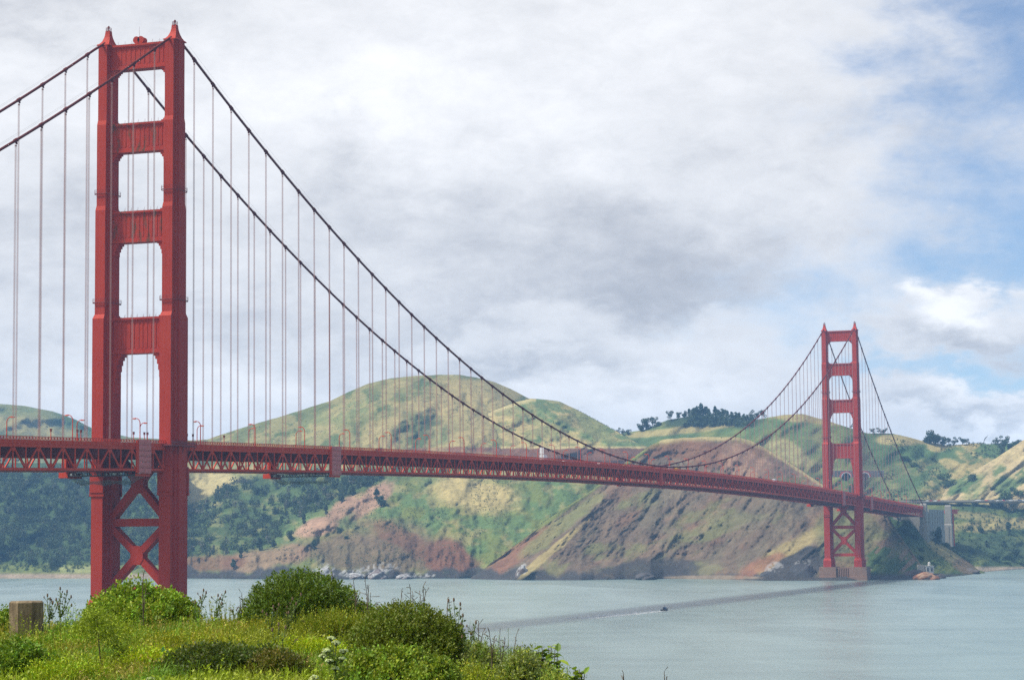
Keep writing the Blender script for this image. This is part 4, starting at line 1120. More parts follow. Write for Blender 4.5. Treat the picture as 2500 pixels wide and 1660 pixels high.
for i in range(34):
    x = 2235+i*3.9+rr.uniform(-1, 1) if i > 4 else 2140+i*9
    mt = rr.choice([M_WHITE, M_WHITE, M_CONC, M_REDV, M_BLUEV])
    p = at(x, 1158.5-.004*(x-2130), 2925)+FW*rr.uniform(4, 12)
    o = link('distant_car', cm[mt.name], None, (p[0], p[1], p[2]+1.2), (0, 0, YAW+math.pi/2))
    cc_ = {'white_paint': 'white', 'concrete': 'grey', 'red_car_paint': 'red', 'blue_car_paint': 'dark'}[mt.name]; ncar[cc_] = ncar.get(cc_, -1)+1
    tag(o, f'tiny {cc_} car, {ordn[ncar[cc_]]} {cc_} one from the left along the far road', 'car', 'cars along the far road')
M_WALL = material('aged_concrete', (.20, .21, .21), .9, var=.2, scale=.2)
# twin road tunnels beyond the far tower
for x, lab in ((1951, 'striped tunnel mouth seen between the legs of the far tower'), (1993.5, 'striped tunnel mouth seen just right of the far tower')):
    p = at(x, 1100, 2780); root = empty('tunnel_portal', tuple(p)); root.rotation_euler = (0, 0, YAW-math.pi/2); tag(root, lab, 'tunnel', 'twin road tunnels on the hillside')
    for r0, r1, mt, nm in ((5.4, 6.3, M_WHITE, 'white_ring'), (6.35, 7.8, M_REDV, 'red_ring'), (4.6, 5.35, M_BLUEV, 'blue_ring')):
        b = MB(); n = 14
        for k in range(n):
            a0 = math.pi*k/n; a1 = math.pi*(k+1)/n
            b.hexa([(r0*math.cos(a0), -1, r0*math.sin(a0)), (r1*math.cos(a0), -1, r1*math.sin(a0)), (r1*math.cos(a0), 3, r1*math.sin(a0)), (r0*math.cos(a0), 3, r0*math.sin(a0)),
                    (r0*math.cos(a1), -1, r0*math.sin(a1)), (r1*math.cos(a1), -1, r1*math.sin(a1)), (r1*math.cos(a1), 3, r1*math.sin(a1)), (r0*math.cos(a1), 3, r0*math.sin(a1))])
        b.build(nm, mt, root)
    b = MB(); b.tube([(0, 0, 0), (0, 4, 0)], 4.5, 20); b.build('shade_plug', M_DARK, root)  # solid near-black disc painted as the darkness inside the tunnel
pa = at(1900, 1092, 2795); pb = at(2038, 1092, 2795); b = MB()
b.bar(tuple(pa), tuple(pb), 3, 8, tuple(FW)); tag(b.build('retaining_wall', M_WALL), 'pale concrete retaining wall above the twin tunnels', 'wall')

# ------------------------------------------------------------------ lighthouse point and shore rocks
def rock_mesh(name, w, d, h, seed, mat_col, sub=4, guano=0.0, base=(.10, .08, .07), top=GUANO):
    bm = bmesh.new(); bmesh.ops.create_icosphere(bm, subdivisions=sub, radius=1)
    V = np.array([v.co[:] for v in bm.verts]); F = np.array([[v.index for v in f.verts] for f in bm.faces]); bm.free()
    n = fbm(V[:, 0]*1.6+seed, V[:, 1]*1.6+V[:, 2]*2.1+seed*2, 5, .6)-.5
    V = V*(1+n[:, None]*.75); V[:, 2] = np.where(V[:, 2] < -.3, -.3, V[:, 2])
    V *= np.array([w, d, h]); n2 = fbm(V[:, 0]*.4+seed, V[:, 2]*.5+V[:, 1]*.3, 5, .6)
    C = np.array(base)*(0.6+.9*n2[:, None])
    mk = sstep(fbm(V[:, 0]*.55+V[:, 2]*.3+seed, V[:, 2]*.22+seed, 5, .65), .53-guano*.4, .63-guano*.4)*sstep(V[:, 2]/h+.5*(n2-.5), .05, .45)*min(1, max(0, guano+.2)*3)
    C = C*(1-mk[:, None])+top*mk[:, None]
    return mesh_np(name, V, F, M_ROCKM, C)
M_ROCKM = leafmat('rock_face', 0, .95)
def rock(x, y, w, d, h, seed, label, guano=0., base=(.10, .08, .07), back=0.0, top=GUANO):
    p, t = ground(x, y); p = p+FW*back
    o = link('shore_rock', rock_mesh('shore_rock', w, d, h, seed, None, 4, guano, base, top), None, (p[0], p[1], 0), (0, 0, YAW))
    tag(o, label, 'rock', 'rocks along the far shore')
rock(2137, 1336, 10, 11, 6.5, 3, 'rusty brown rock carrying the lighthouse', -.08, (.20, .085, .045), 6, np.array((.55, .45, .3)))
rock(2112, 1335.5, 8, 12, 8.0, 8, 'dark rock left of the lighthouse rock', -.4, (.10, .07, .06), 10)
rock(2163, 1333, 8, 9, 4.0, 11, 'low dark rock right of the lighthouse rock', -.4, (.07, .06, .06), 4)
rock(748, 1335, 11, 10, 12, 21, 'white stained sea rock behind the tallest bush', .22, (.10, .08, .075), 18)
rock(815, 1335, 14, 9, 6, 27, 'low white stained rock, left of a dark cleft', .22, (.10, .08, .075), 14)
rock(870, 1335, 16, 10, 9, 31, 'broad white stained rock below the red cliff', .20, (.11, .085, .08), 16)
rock(930, 1334.5, 20, 8, 4.5, 39, 'long low white streaked rock right of the broad one', .14, (.10, .08, .08), 12)
rock(1207, 1337, 6, 7, 12, 44, 'tall rock with a white top below the cliff', .22, (.13, .10, .09), 10)
rock(1490, 1336, 24, 10, 6, 52, 'long dark rock at the foot of the cliff', -.4, (.06, .055, .055), 10)
rock(1790, 1338, 18, 14, 8, 57, 'dark sea rock with white specks left of the far pier', -.165, (.045, .045, .05), 22)
rock(1860, 1338, 20, 14, 15, 63, 'big dark sea rock right beside the far pier', -.18, (.045, .045, .05), 26)
rock(2240, 1322.5, 22, 10, 5, 69, 'low rock at the tip of the green slope', -.4, (.10, .085, .075), 8)
M_OLDW = material('weathered_white_paint', (.50, .49, .46), .8, var=.25, scale=.6)
p, t = ground(2143, 1333); root = empty('lighthouse', (p[0], p[1], 4.6)); root.rotation_euler = (0, 0, YAW-math.pi/2)
tag(root, 'small white lighthouse building on the rusty rock', 'lighthouse')
b = MB(); b.box(-3.6, 3.6, -3.5, 3.5, 0, 6.4); b.box(-4.0, 4.0, -3.9, 3.9, 6.41, 6.9); b.build('wall', M_OLDW, root)
b = MB(); b.box(-10.5, -4.6, -2.5, 3.0, -.5, 7.6); b.build('annex', M_CONC, root)
b = MB(); b.tube([(0, 0, 6.9), (0, 0, 9.2)], 1.3, 10); b.tube([(0, 0, 9.2), (0, 0, 10.4)], [1.5, .1], 10); b.build('lantern', M_OLDW, root)
for x in (-1.8, 1.7):
    b = MB(); b.box(x-.75, x+.75, -3.62, -3.4, 1.8, 4.9); b.build('window', M_GLASS, root)

# boat with its wake
p, t = ground(1533, 1407.5); q, t2 = ground(1395, 1420)
hdg = math.atan2(p[1]-q[1], p[0]-q[0]); root = empty('motor_boat', (p[0], p[1], 0)); root.rotation_euler = (0, 0, hdg); tag(root, 'small dark motor boat trailing a white wake', 'boat')
b = MB(); b.loft([[(-3.4, -1.1, -.3), (-3.4, 1.1, -.3), (-3.4, 1.3, .8), (-3.4, -1.3, .8)], [(.8, -1.1, -.3), (.8, 1.1, -.3), (.8, 1.35, .95), (.8, -1.35, .95)], [(4.0, -.1, .3), (4.0, .1, .3), (4.2, .15, 1.35), (4.2, -.15, 1.35)]]); b.build('hull', M_DARK, root)
b = MB(); b.box(-1.3, .6, -.7, .7, .9, 2.0); b.build('cabin', M_BLUEV, root)
b = MB(); b.tube([(-.9, 0, 2.0), (-.9, 0, 3.3)], .07, 5); b.tube([(-1.9, .0, .9), (-1.9, 0, 1.9)], .25, 6); b.build('mast', M_DARK, root)
M_FOAM = bpy.data.materials.new('wake_foam'); M_FOAM.use_nodes = True; _n = NT(M_FOAM.node_tree); _d = M_FOAM.node_tree.nodes['Principled BSDF']
_d.inputs['Base Color'].default_value = (.75, .77, .77, 1); _d.inputs['Roughness'].default_value = .9
_g = _n.new('ShaderNodeNewGeometry'); _t = _n.new('ShaderNodeBsdfTransparent'); _m = _n.new('ShaderNodeMixShader')
_n.link(_n.smooth(_n.noise(_g.outputs['Position'], .35, 5, .65), .42, .62), _m.inputs[0]); _n.link(_t.outputs[0], _m.inputs[1]); _n.link(_d.outputs[0], _m.inputs[2])
_n.link(_m.outputs[0], M_FOAM.node_tree.nodes['Material Output'].inputs[0])
pts = [np.array(p), *[ground(x, y)[0] for x, y in ((1500, 1410.2), (1450, 1415.2), (1395, 1420), (1330, 1425.5))]]
vs = []
for i, c in enumerate(pts):
    d = np.array([-math.sin(hdg), math.cos(hdg), 0]); w = 3.2+2.0*i*(1-.08*i)
    vs += [tuple(c+d*w+np.array([0, 0, .06])), tuple(c-d*w+np.array([0, 0, .06]))]
mb = MB(); mb.add(vs, [(2*i, 2*i+1, 2*i+3, 2*i+2) for i in range(len(pts)-1)])
tag(mb.build('wake', M_FOAM), 'white wake behind the small boat', kind='stuff')

# ------------------------------------------------------------------ trees on the hills
def leaf_quads(P, size, rs, up=0.0, flat=1.0):
    """small four-cornered leaves at points P with random attitudes"""
    n = len(P); size = np.broadcast_to(size, (n,))
    a = rs.normal(size=(n, 3)); a[:, 2] = a[:, 2]*flat+up; a /= np.linalg.norm(a, axis=1)[:, None]+1e-9
    b = rs.normal(size=(n, 3)); b -= a*(a*b).sum(1)[:, None]; b /= np.linalg.norm(b, axis=1)[:, None]+1e-9
    V = np.stack([P-a*size[:, None], P+b*size[:, None]*.5, P+a*size[:, None], P-b*size[:, None]*.5], 1)
    F = np.arange(4*n).reshape(n, 4)
    return V.reshape(-1, 3), F
def lumps(rs, kind):
    L = []
    if kind == 'round':
        for k in range(9):
            a = rs.uniform(0, 6.28); r = rs.uniform(0, .34); L.append((r*math.cos(a), r*math.sin(a), rs.uniform(.18, .76), rs.uniform(.17, .27)))
    elif kind == 'pine':
        for k in range(11):
            a = rs.uniform(0, 6.28); z = rs.uniform(.14, .9); r = rs.uniform(.02, .26)*(1.12-z); L.append((r*math.cos(a), r*math.sin(a), z, rs.uniform(.11, .22)*(1.25-z*.7)))
    elif kind == 'open':
        for k in range(10):
            a = rs.uniform(0, 6.28); r = rs.uniform(.03, .34); L.append((r*math.cos(a), r*math.sin(a), rs.uniform(.28, .88), rs.uniform(.10, .19)))
    else:
        for k in range(8):
            a = rs.uniform(0, 6.28); r = rs.uniform(0, .38); L.append((r*math.cos(a), r*math.sin(a), rs.uniform(.05, .42), rs.uniform(.18, .28)))
    return L
def crown_arrays(rs, kind, n, size, base):
    L = lumps(rs, kind); P = []; 
    w = np.array([l[3]**2 for l in L]); w /= w.sum()
    for l, c in zip(L, rs.multinomial(n, w)):
        d = rs.normal(size=(c, 3)); d /= np.linalg.norm(d, axis=1)[:, None]
        P.append(np.array(l[:3])+d*(l[3]*rs.uniform(.55, 1.05, (c, 1))))
    P = np.concatenate(P); V, F = leaf_quads(P, rs.uniform(.7, 1.4, len(P))*size, rs)
    col = np.array(base)*rs.uniform(.65, 1.5, (len(P), 1))*np.array([1, 1, 1])
    return V, F, np.repeat(col, 4, 0)
TREES = {}
def tree_kind(kind, base, n, size, trunk_h, seed):
    rs = np.random.RandomState(seed); out = []
    for v in range(3):
        V, F, C = crown_arrays(rs, kind, n, size, base)
        b = MB()
        if trunk_h > 0:
            b.tube([(0, 0, -.06), (.01, .01, trunk_h*.5), (rs.uniform(-.03, .03), 0, trunk_h)], [.035, .026, .018], 6)
            for k in range(4):
                a = rs.uniform(0, 6.28); r = rs.uniform(.12, .3)
                b.tube([(0, 0, trunk_h*.6), (r*math.cos(a)*.6, r*math.sin(a)*.6, trunk_h*.95), (r*math.cos(a), r*math.sin(a), trunk_h*1.2)], [.018, .012, .005], 5)
        out.append((b.mesh('trunk', M_TRUNK) if trunk_h > 0 else None, mesh_np('crown', V, F, M_FAR, C)))
    TREES[kind+str(seed)] = out
    return out
T_PINE = tree_kind('pine', (.050, .080, .052), 700, .058, .5, 1)
T_ROUND = tree_kind('round', (.034, .056, .028), 700, .060, .25, 2)
T_OPEN = tree_kind('open', (.040, .060, .034), 520, .046, .55, 3)
T_BUSH = tree_kind('bush', (.040, .068, .034), 500, .066, 0, 4)
T_GREEN = tree_kind('bush', (.085, .130, .045), 500, .066, 0, 5)
rt = random.Random(11); _tc = [0]
def tree(hl, x, y, hpx, kind, name, label, group, wid=1.0, cat='tree', up=True):
    p = on_hill(hl, x, y); d = float((p-CAM)@FW); h = hpx*K/FPX*d
    tr, cr = kind[_tc[0] % 3]; _tc[0] += 1
    root = empty(name, (p[0], p[1], p[2]-.3)); root.scale = (h*wid, h*wid, h); root.rotation_euler = (0, 0, rt.uniform(0, 6.28))
    if tr: link('trunk', tr, root)
    link('crown', cr, root); tag(root, label, cat, group); return root
H_RIDGE = 'far ridge of straw coloured grass and dark scrub'; H_BIG = 'broad hill with tan spurs above green slopes and red shore cliffs'
H_SPUR = 'smooth tan grass spur sloping up to the right'; H_LOW = 'green scrub slope between the far road and the shore'
H_LIME = 'green slope running down to the lighthouse point'; H_COVE = 'wooded slope above the sandy cove'
G1 = 'pines along the skyline ridge'
for i, (x, y, h) in enumerate([(1590, 961, 22), (1598, 962, 30), (1607, 962, 36), (1616, 960, 38), (1626, 960, 30), (1636, 961, 26), (1647, 960, 29), (1656, 962, 25), (1666, 962, 27), (1676, 964, 23), (1686, 966, 25), (1696, 968, 28), (1706, 970, 25), (1716, 971, 22),
                               (1602, 974, 26), (1614, 976, 24), (1626, 978, 26), (1638, 979, 24), (1650, 979, 25), (1662, 979, 22), (1674, 980, 24), (1686, 981, 22), (1698, 981, 20), (1588, 980, 18), (1580, 986, 15), (1712, 978, 16)]):
    front = y > 973
    lab = 'tallest dark pine of the skyline clump' if h == 38 else f'dark pine, {ordn[(sorted([1602, 1614, 1626, 1638, 1650, 1662, 1674, 1686, 1698, 1588, 1580, 1712]).index(x)) if front else i]} from the left in the {"front" if front else "back"} row of the skyline clump'
    tree(H_RIDGE, x, y, h*.84, T_PINE, 'pine_tree', lab, G1, rt.uniform(1.0, 1.5))
for x, y, h, k, lab in [(1548, 968, 24, T_OPEN, 'thin leaning tree standing alone left of the skyline pines'), (1478, 994, 22, T_ROUND, 'dark round tree at the left end of the skyline'), (1490, 991, 28, T_ROUND, 'dark dense tree second from the left end of the skyline'),
                        (1504, 986, 28, T_OPEN, 'open crowned tree right of the two dark skyline trees'), (1518, 980, 16, T_BUSH, 'low rounded tree on the skyline slope'), (1566, 964, 15, T_ROUND, 'small round tree just left of the skyline pines'), (1577, 962, 17, T_ROUND, 'round tree touching the left edge of the skyline pines'),
                        (1729, 968, 24, T_OPEN, 'open crowned tree just right of the skyline pines'), (1745, 968, 20, T_OPEN, 'thin tree beside the far end of the skyline pines'), (1757, 966, 22, T_OPEN, 'open tree touching the far cable on the skyline'),
                        (1436, 1004, 18, T_OPEN, 'pale thin tree in the saddle right of the big hill'), (1450, 1003, 14, T_ROUND, 'small dark tree in the saddle right of the big hill'), (1424, 1001, 12, T_OPEN, 'small thin tree at the edge of the big hill'),
                        (1962, 988, 12, T_OPEN, 'small thin tree seen between the legs of the far tower'), (1974, 992, 12, T_OPEN, 'small tree beside the right leg of the far tower')]:
    tree(H_RIDGE, x, y, h, k, 'hill_tree', lab, 'trees along the far skyline', 1.2)
for x, y, h, k, w, lab in [(2014, 1001, 15, T_OPEN, 1.3, 'open tree on the skyline just right of the far tower'), (2029, 1000, 16, T_OPEN, 1.4, 'second open tree on the skyline right of the far tower'), (2041, 1001, 15, T_OPEN, 1.3, 'third open tree on the skyline, touching the cable'),
                           (2142, 1022, 34, T_ROUND, 1.3, 'largest dark round tree on the right hand skyline'), (2157, 1024, 32, T_ROUND, 1.3, 'dark round tree overlapping the largest skyline one'), (2172, 1026, 22, T_ROUND, 1.2, 'smaller tree right of the two large round ones'),
                           (2187, 1026, 18, T_OPEN, 1.5, 'low open tree in the middle of the right hand row'), (2203, 1026, 18, T_OPEN, 1.5, 'low open tree near the end of the right hand row'), (2219, 1025, 19, T_OPEN, 1.5, 'last low tree of the right hand row'), (2231, 1025, 15, T_OPEN, 1.3, 'smallest tree closing the right hand row'),
                           (2300, 1026, 22, T_OPEN, 1.3, 'open round tree on the skyline above the tan spur'), (2318, 1042, 38, T_OPEN, 1.1, 'tall spreading tree below the skyline above the tan spur'), (2312, 1056, 30, T_ROUND, .9, 'dark leaning tree on the slope above the tan spur'), (2332, 1040, 26, T_ROUND, 1.0, 'round tree right of the tall spreading one'), (2349, 1032, 20, T_ROUND, 1.2, 'dark round tree at the right edge of the skyline'),
                           (2284, 1082, 34, T_GREEN, 1.2, 'big green bush in the gully above the tan spur'), (2190, 1130, 40, T_BUSH, 1.1, 'tall dark scrub clump at the foot of the hill'), (2170, 1105, 26, T_GREEN, 1.6, 'green scrub patch on the grassy hill'), (2085, 1060, 18, T_BUSH, 1.8, 'dark scrub patch behind the far cables'),
                           (2110, 1075, 20, T_GREEN, 1.8, 'green scrub patch right of the far cables'), (2150, 1060, 9, T_BUSH, 2.0, 'small dark scrub dot on the straw grass'), (2125, 1050, 8, T_BUSH, 2.0, 'tiny scrub dot near the crest of the grass')]:
    tree(H_RIDGE, x, y, h, k, 'hill_bush' if k in (T_BUSH, T_GREEN) else 'hill_tree', lab, 'scrub on the grassy hill' if k in (T_BUSH, T_GREEN) else 'trees on the right hand hills', w, 'bush' if k in (T_BUSH, T_GREEN) else 'tree')
p = on_hill(H_RIDGE, 2268, 1023); b = MB()
for dx, dz, r in ((0, 0, 0),):
    b.tube([(0, 0, -.5), (.6, 0, 4), (2.2, 0, 9)], [.5, .4, .2], 5)
    for k in range(7):
        s = .3+.1*k; b.tube([(.3+1.3*s, 0, 2+6*s), (2.5+2.0*s+rt.uniform(-1, 1), rt.uniform(-1, 1), 8+3.0*s), (4+3.6*s, rt.uniform(-2, 2), 10+2.6*s+rt.uniform(-1, 1))], [.26, .16, .08], 4)
o = b.build('bare_tree', M_TRUNK, None, False, tuple(p), (0, 0, YAW-math.pi/2)); tag(o, 'bare windswept tree alone on the skyline', 'tree')
for x, y, h, k, w, lab in [(2241, 1106, 24, T_BUSH, 1.25, 'round dark bush on the crest of the tan spur'), (2284, 1128, 12, T_BUSH, 2.0, 'flat dark bush in the middle of the tan spur'), (2318, 1150, 34, T_GREEN, 1.2, 'green bush cluster low on the tan spur'), (2336, 1132, 16, T_BUSH, 1.2, 'small dark bush right of the green cluster'),
                           (2213, 1163, 15, T_BUSH, 1.5, 'dark bush beside the far road, left of the parked cars'), (2246, 1163, 13, T_BUSH, 1.6, 'low dark bush beside the far road, among the parked cars'), (2302, 1162, 24, T_BUSH, 1.2, 'large dark bush beside the far road'), (2284, 1163, 14, T_BUSH, 1.5, 'low bush left of the large one by the far road'), (2352, 1140, 26, T_GREEN, 1.1, 'green bush at the right edge of the tan spur')]:
    tree(H_SPUR, x, y, h, k, 'hill_bush', lab, 'bushes on the tan spur', w, 'bush')
for x, y, h, k, w, lab in [(2325, 1228, 26, T_PINE, 1.5, 'dark pointed tree on the green slope below the road'), (2262, 1226, 18, T_BUSH, 1.5, 'dark bush on the slope right of the red viaduct'), (2233, 1222, 18, T_BUSH, 1.4, 'dark bush beside the red viaduct tower'), (2290, 1228, 12, T_BUSH, 1.6, 'low bush between two darker ones below the road'),
                           (2315, 1264, 22, T_PINE, 1.2, 'narrow dark tree low on the green slope'), (2277, 1262, 20, T_PINE, 1.0, 'small narrow tree left of the darker one, low on the slope'), (2340, 1276, 24, T_BUSH, 1.6, 'wide dark bush at the right edge, low on the slope'), (2290, 1288, 20, T_BUSH, 2.4, 'broad dark thicket above the far beach'),
                           (2240, 1275, 16, T_BUSH, 1.6, 'dark bush above the tip of the point'), (2255, 1262, 14, T_GREEN, 1.8, 'green bush above the tip of the point'), (2320, 1298, 14, T_GREEN, 3.0, 'green thicket just above the far beach'), (2350, 1300, 14, T_GREEN, 2.4, 'green thicket at the right edge above the beach')]:
    tree(H_LOW, x, y, h, k, 'slope_bush', lab, 'bushes on the low green slope', w, 'bush')
for x, y, h, k, w, lab in [(2166, 1256, 42, T_PINE, 1.0, 'dark tree in front of the concrete anchorage'), (2158, 1252, 30, T_ROUND, 1.0, 'dark round tree between the two pylons'), (2182, 1262, 20, T_BUSH, 1.3, 'dark bush below the second pylon'), (2083, 1226, 26, T_BUSH, 1.5, 'dark thicket under the far side span'), (2106, 1240, 24, T_BUSH, 1.4, 'dark thicket left of the front pylon'),
                           (2120, 1270, 18, T_GREEN, 1.4, 'green bush above the lighthouse'), (2150, 1300, 16, T_GREEN, 1.6, 'green bush just above the lighthouse roof'), (2122, 1290, 18, T_BUSH, 1.0, 'small dark tree left above the lighthouse')]:
    tree(H_LIME, x, y, h, k, 'slope_tree', lab, 'trees below the anchorage', w, 'tree')
for x, y, h, k, w, lab in [(880, 1168, 30, T_PINE, 1.5, 'dark tree right of the upper pink rock'), (869, 1152, 26, T_PINE, 1.3, 'dark tree above the upper pink rock'), (670, 1246, 26, T_ROUND, 1.0, 'dark tree at the left end of the long pink rock'), (783, 1224, 18, T_BUSH, 1.3, 'round bush on the right end of the long pink rock'),
                           (723, 1270, 26, T_PINE, 1.4, 'dark pointed tree below the long pink rock'), (632, 1264, 22, T_PINE, 1.2, 'dark tree alone left of the long pink rock'), (597, 1268, 34, T_PINE, 1.0, 'tall dark tree at the right foot of the wood'), (557, 1286, 30, T_PINE, .9, 'narrow dark tree below the wood'), (537, 1312, 26, T_PINE, 1.1, 'lone dark tree just above the shore cliff'),
                           (800, 1240, 12, T_BUSH, 1.4, 'small bush under the long pink rock'), (752, 1186, 24, T_PINE, 1.2, 'dark tree at the lower edge of the wood'), (786, 1160, 26, T_PINE, 1.2, 'dark tree left of the upper pink rock'), (815, 1142, 24, T_ROUND, 1.2, 'round dark tree above the pink rocks'), (700, 1208, 26, T_PINE, 1.2, 'dark tree over the upper end of the long pink rock')]:
    tree(H_BIG, x, y, h, k, 'slope_tree', lab, 'single trees on the cliff slope', w)

def wood(name, hl, pick, n, seed, hr, cols, label, q=120, qs=.075):
    rs = np.random.RandomState(seed); VV = []; FF = []; CC = []; o = 0; c = 0
    while c < n:
        x, y = pick(rs)
        if x is None: continue
        p = on_hill(hl, x, y); d = float((p-CAM)@FW); h = rs.uniform(*hr)*K/FPX*d
        base = np.array(cols[rs.choice(len(cols), p=None)])*rs.uniform(.8, 1.25)
        V, F, C = crown_arrays(rs, ('round', 'pine', 'round')[rs.randint(3)], q, qs, base)
        V = V*np.array([h*rs.uniform(.9, 1.3), h*rs.uniform(.9, 1.3), h])+p+np.array([0, 0, -h*.25])
        VV.append(V); FF.append(F+o); CC.append(C); o += len(V); c += 1
    ob = link(name, mesh_np(name, np.concatenate(VV), np.concatenate(FF), M_FAR, np.concatenate(CC))); tag(ob, label, kind='stuff')
def pick_cove(rs):
    x = rs.uniform(-140, 470); y = rs.uniform(1085, 1302)
    return (x, y)
DKG = [(.034, .058, .032), (.040, .064, .034), (.050, .074, .036), (.032, .054, .032), (.056, .078, .038), (.066, .078, .050)]
wood('cove_wood', H_COVE, pick_cove, 1500, 5, (17, 30), DKG, 'dark wood covering the slope behind the cove')
wood('shore_scrub', H_COVE, lambda rs: (rs.uniform(-140, 430), rs.uniform(1300, 1319)), 190, 9, (7, 13), [(.09, .13, .045), (.07, .11, .04), (.11, .14, .05)], 'light green scrub along the cove beach')
def pick_big(rs):
    x = rs.uniform(425, 880); hi = np.interp(x, [425, 500, 560, 640, 880], [1165, 1135, 1105, 1090, 1092]); lo = np.interp(x, [425, 540, 620, 690, 760, 850, 880], [1285, 1280, 1255, 1195, 1165, 1125, 1100])
    return (x, rs.uniform(hi, lo))
wood('hill_wood', H_BIG, pick_big, 430, 15, (16, 30), DKG+[(.12, .115, .09)], 'dark wood on the slope right of the near tower')
wood('ridge_wood', H_RIDGE, lambda rs: (rs.uniform(1584, 1738), rs.uniform(962, 984)), 190, 19, (12, 19), [(.050, .080, .050), (.055, .085, .05), (.065, .095, .05)], 'dark wood just below the skyline pines')
def pick_scr(rs):
    x = rs.uniform(640, 1180); y = rs.uniform(1105, 1300)
    return (x, y) if vnoise(np.array(x*.03), np.array(y*.04)) > .5 else (None, None)
wood('slope_scrub', H_BIG, pick_scr, 1500, 25, (1.6, 4.5), [(.09, .125, .05), (.11, .14, .055), (.07, .10, .042)], 'low scrub scattered on the green slope', 60, .12)
def pick_r(rs):
    x = rs.uniform(2000, 2380); y = rs.uniform(1012, 1155)
    return (x, y) if vnoise(np.array((x+y*.6)*.035), np.array(y*.06+3)) > .56 else (None, None)
wood('hill_scrub', H_RIDGE, pick_r, 1200, 27, (2, 6), [(.055, .085, .04), (.07, .10, .045), (.045, .07, .035)], 'low scrub scattered on the grassy hill', 36, .16)
def pick_up(rs):
    x = rs.uniform(500, 1400); y = rs.uniform(880, 1045)
    return (x, y) if vnoise(np.array((x-y*.4)*.03), np.array(y*.05)) > .5 and y > np.interp(x, [480, 720, 860, 1060, 1220, 1470], [1014, 940, 884, 868, 922, 1024])+6 else (None, None)
wood('hill_scrub', H_BIG, pick_up, 1100, 33, (1.4, 3.2), [(.085, .11, .05), (.10, .12, .055), (.07, .095, .045)], 'low scrub scattered on the big hill', 40, .15)
H_FRONT = 'tan grass spur with a dark scrub band, in front of the big hill'
wood('hill_scrub', H_FRONT, lambda rs: (rs.uniform(990, 1470), rs.uniform(930, 1030)), 500, 35, (1.4, 3.4), [(.065, .09, .04), (.10, .11, .05)], 'low scrub scattered on the tan spur', 30, .18)
H_HEAD = 'steep grey brown cliff headland dropping to the water beside the far tower'
def pick_h(rs):
    x = rs.uniform(1120, 2080); y = rs.uniform(1010, 1320)
    return (x, y) if vnoise(np.array((x+y)*.02), np.array(y*.03+9)) > .58 else (None, None)
wood('cliff_scrub', H_HEAD, pick_h, 700, 37, (1.4, 3.4), [(.10, .115, .06), (.12, .11, .065), (.085, .095, .05)], 'sparse scrub clinging to the cliff', 40, .15)
wood('low_scrub', H_LOW, lambda rs: (rs.uniform(2190, 2380), rs.uniform(1168, 1304)), 330, 29, (5, 11), [(.06, .10, .04), (.08, .12, .045), (.045, .075, .035)], 'scrub covering the low green slope')
wood('point_scrub', H_LIME, lambda rs: (rs.uniform(2060, 2235), rs.uniform(1215, 1315)), 150, 31, (4, 10), [(.06, .10, .04), (.08, .12, .045), (.045, .075, .035)], 'scrub on the slope above the lighthouse')

# ------------------------------------------------------------------ foreground plants
def sprigs(P, axis, length, m, leaf, col, rs, spread=.55, tip=None):
    """m leaves set spirally along a short shoot at every point"""
    n = len(P); axis = axis/np.linalg.norm(axis, axis=1)[:, None]
    t = (np.arange(m)+rs.rand(n, m))/m
    ln = np.broadcast_to(length, (n,))
    C = P[:, None, :]+axis[:, None, :]*(t*ln[:, None])[..., None]
    r = rs.normal(size=(n, m, 3)); r -= axis[:, None, :]*(r*axis[:, None, :]).sum(-1, keepdims=True); r /= np.linalg.norm(r, axis=-1, keepdims=True)+1e-9
    d = axis[:, None, :]*(1-spread)+r*spread+rs.normal(size=(n, m, 3))*.15; d /= np.linalg.norm(d, axis=-1, keepdims=True)
    s = np.cross(d, rs.normal(size=(n, m, 3))); s /= np.linalg.norm(s, axis=-1, keepdims=True)+1e-9
    L = (leaf*rs.uniform(.7, 1.35, (n, m)))[..., None]
    V = np.stack([C, C+d*L*.5+s*L*.26, C+d*L, C+d*L*.5-s*L*.26], 2)
    F = np.arange(n*m*4).reshape(-1, 4)
    cc = np.repeat(col[:, None, :], m, 1)*rs.uniform(.75, 1.3, (n, m, 1))
    if tip is not None: cc = cc*(1-t[..., None]**2)+np.array(tip)*t[..., None]**2
    return V.reshape(-1, 3), F, np.repeat(cc.reshape(-1, 3), 4, 0)
def blades(P, h, w, lean, col, rs):
    n = len(P); a = rs.uniform(0, 6.283, n); ld = np.stack([np.cos(a), np.sin(a), a*0], 1); sd = np.stack([-np.sin(a+rs.normal(0, .9, n)), np.cos(a), a*0], 1)
    h = h[:, None]; w = w[:, None]; lean = lean[:, None]; up = np.array([0, 0, 1.0])
    m1 = P+up*h*.55+ld*lean*h*.28; m2 = P+up*h*(1-.35*lean)+ld*lean*h*.95
    V = np.stack([P-sd*w, P+sd*w, m1+sd*w*.8, m1-sd*w*.8, m2+sd*w*.15, m2-sd*w*.15], 1)
    i = np.arange(n)[:, None]*6
    F = np.concatenate([i+np.array([[0, 1, 2, 3]]), i+np.array([[3, 2, 4, 5]])], 0)
    return V.reshape(-1, 3), F, np.repeat(col, 6, 0)
def join(parts):
    VV, FF, CC, o = [], [], [], 0
    for V, F, C in parts: VV.append(V); FF.append(F+o); CC.append(C); o += len(V)
    return np.concatenate(VV), np.concatenate(FF), np.concatenate(CC)

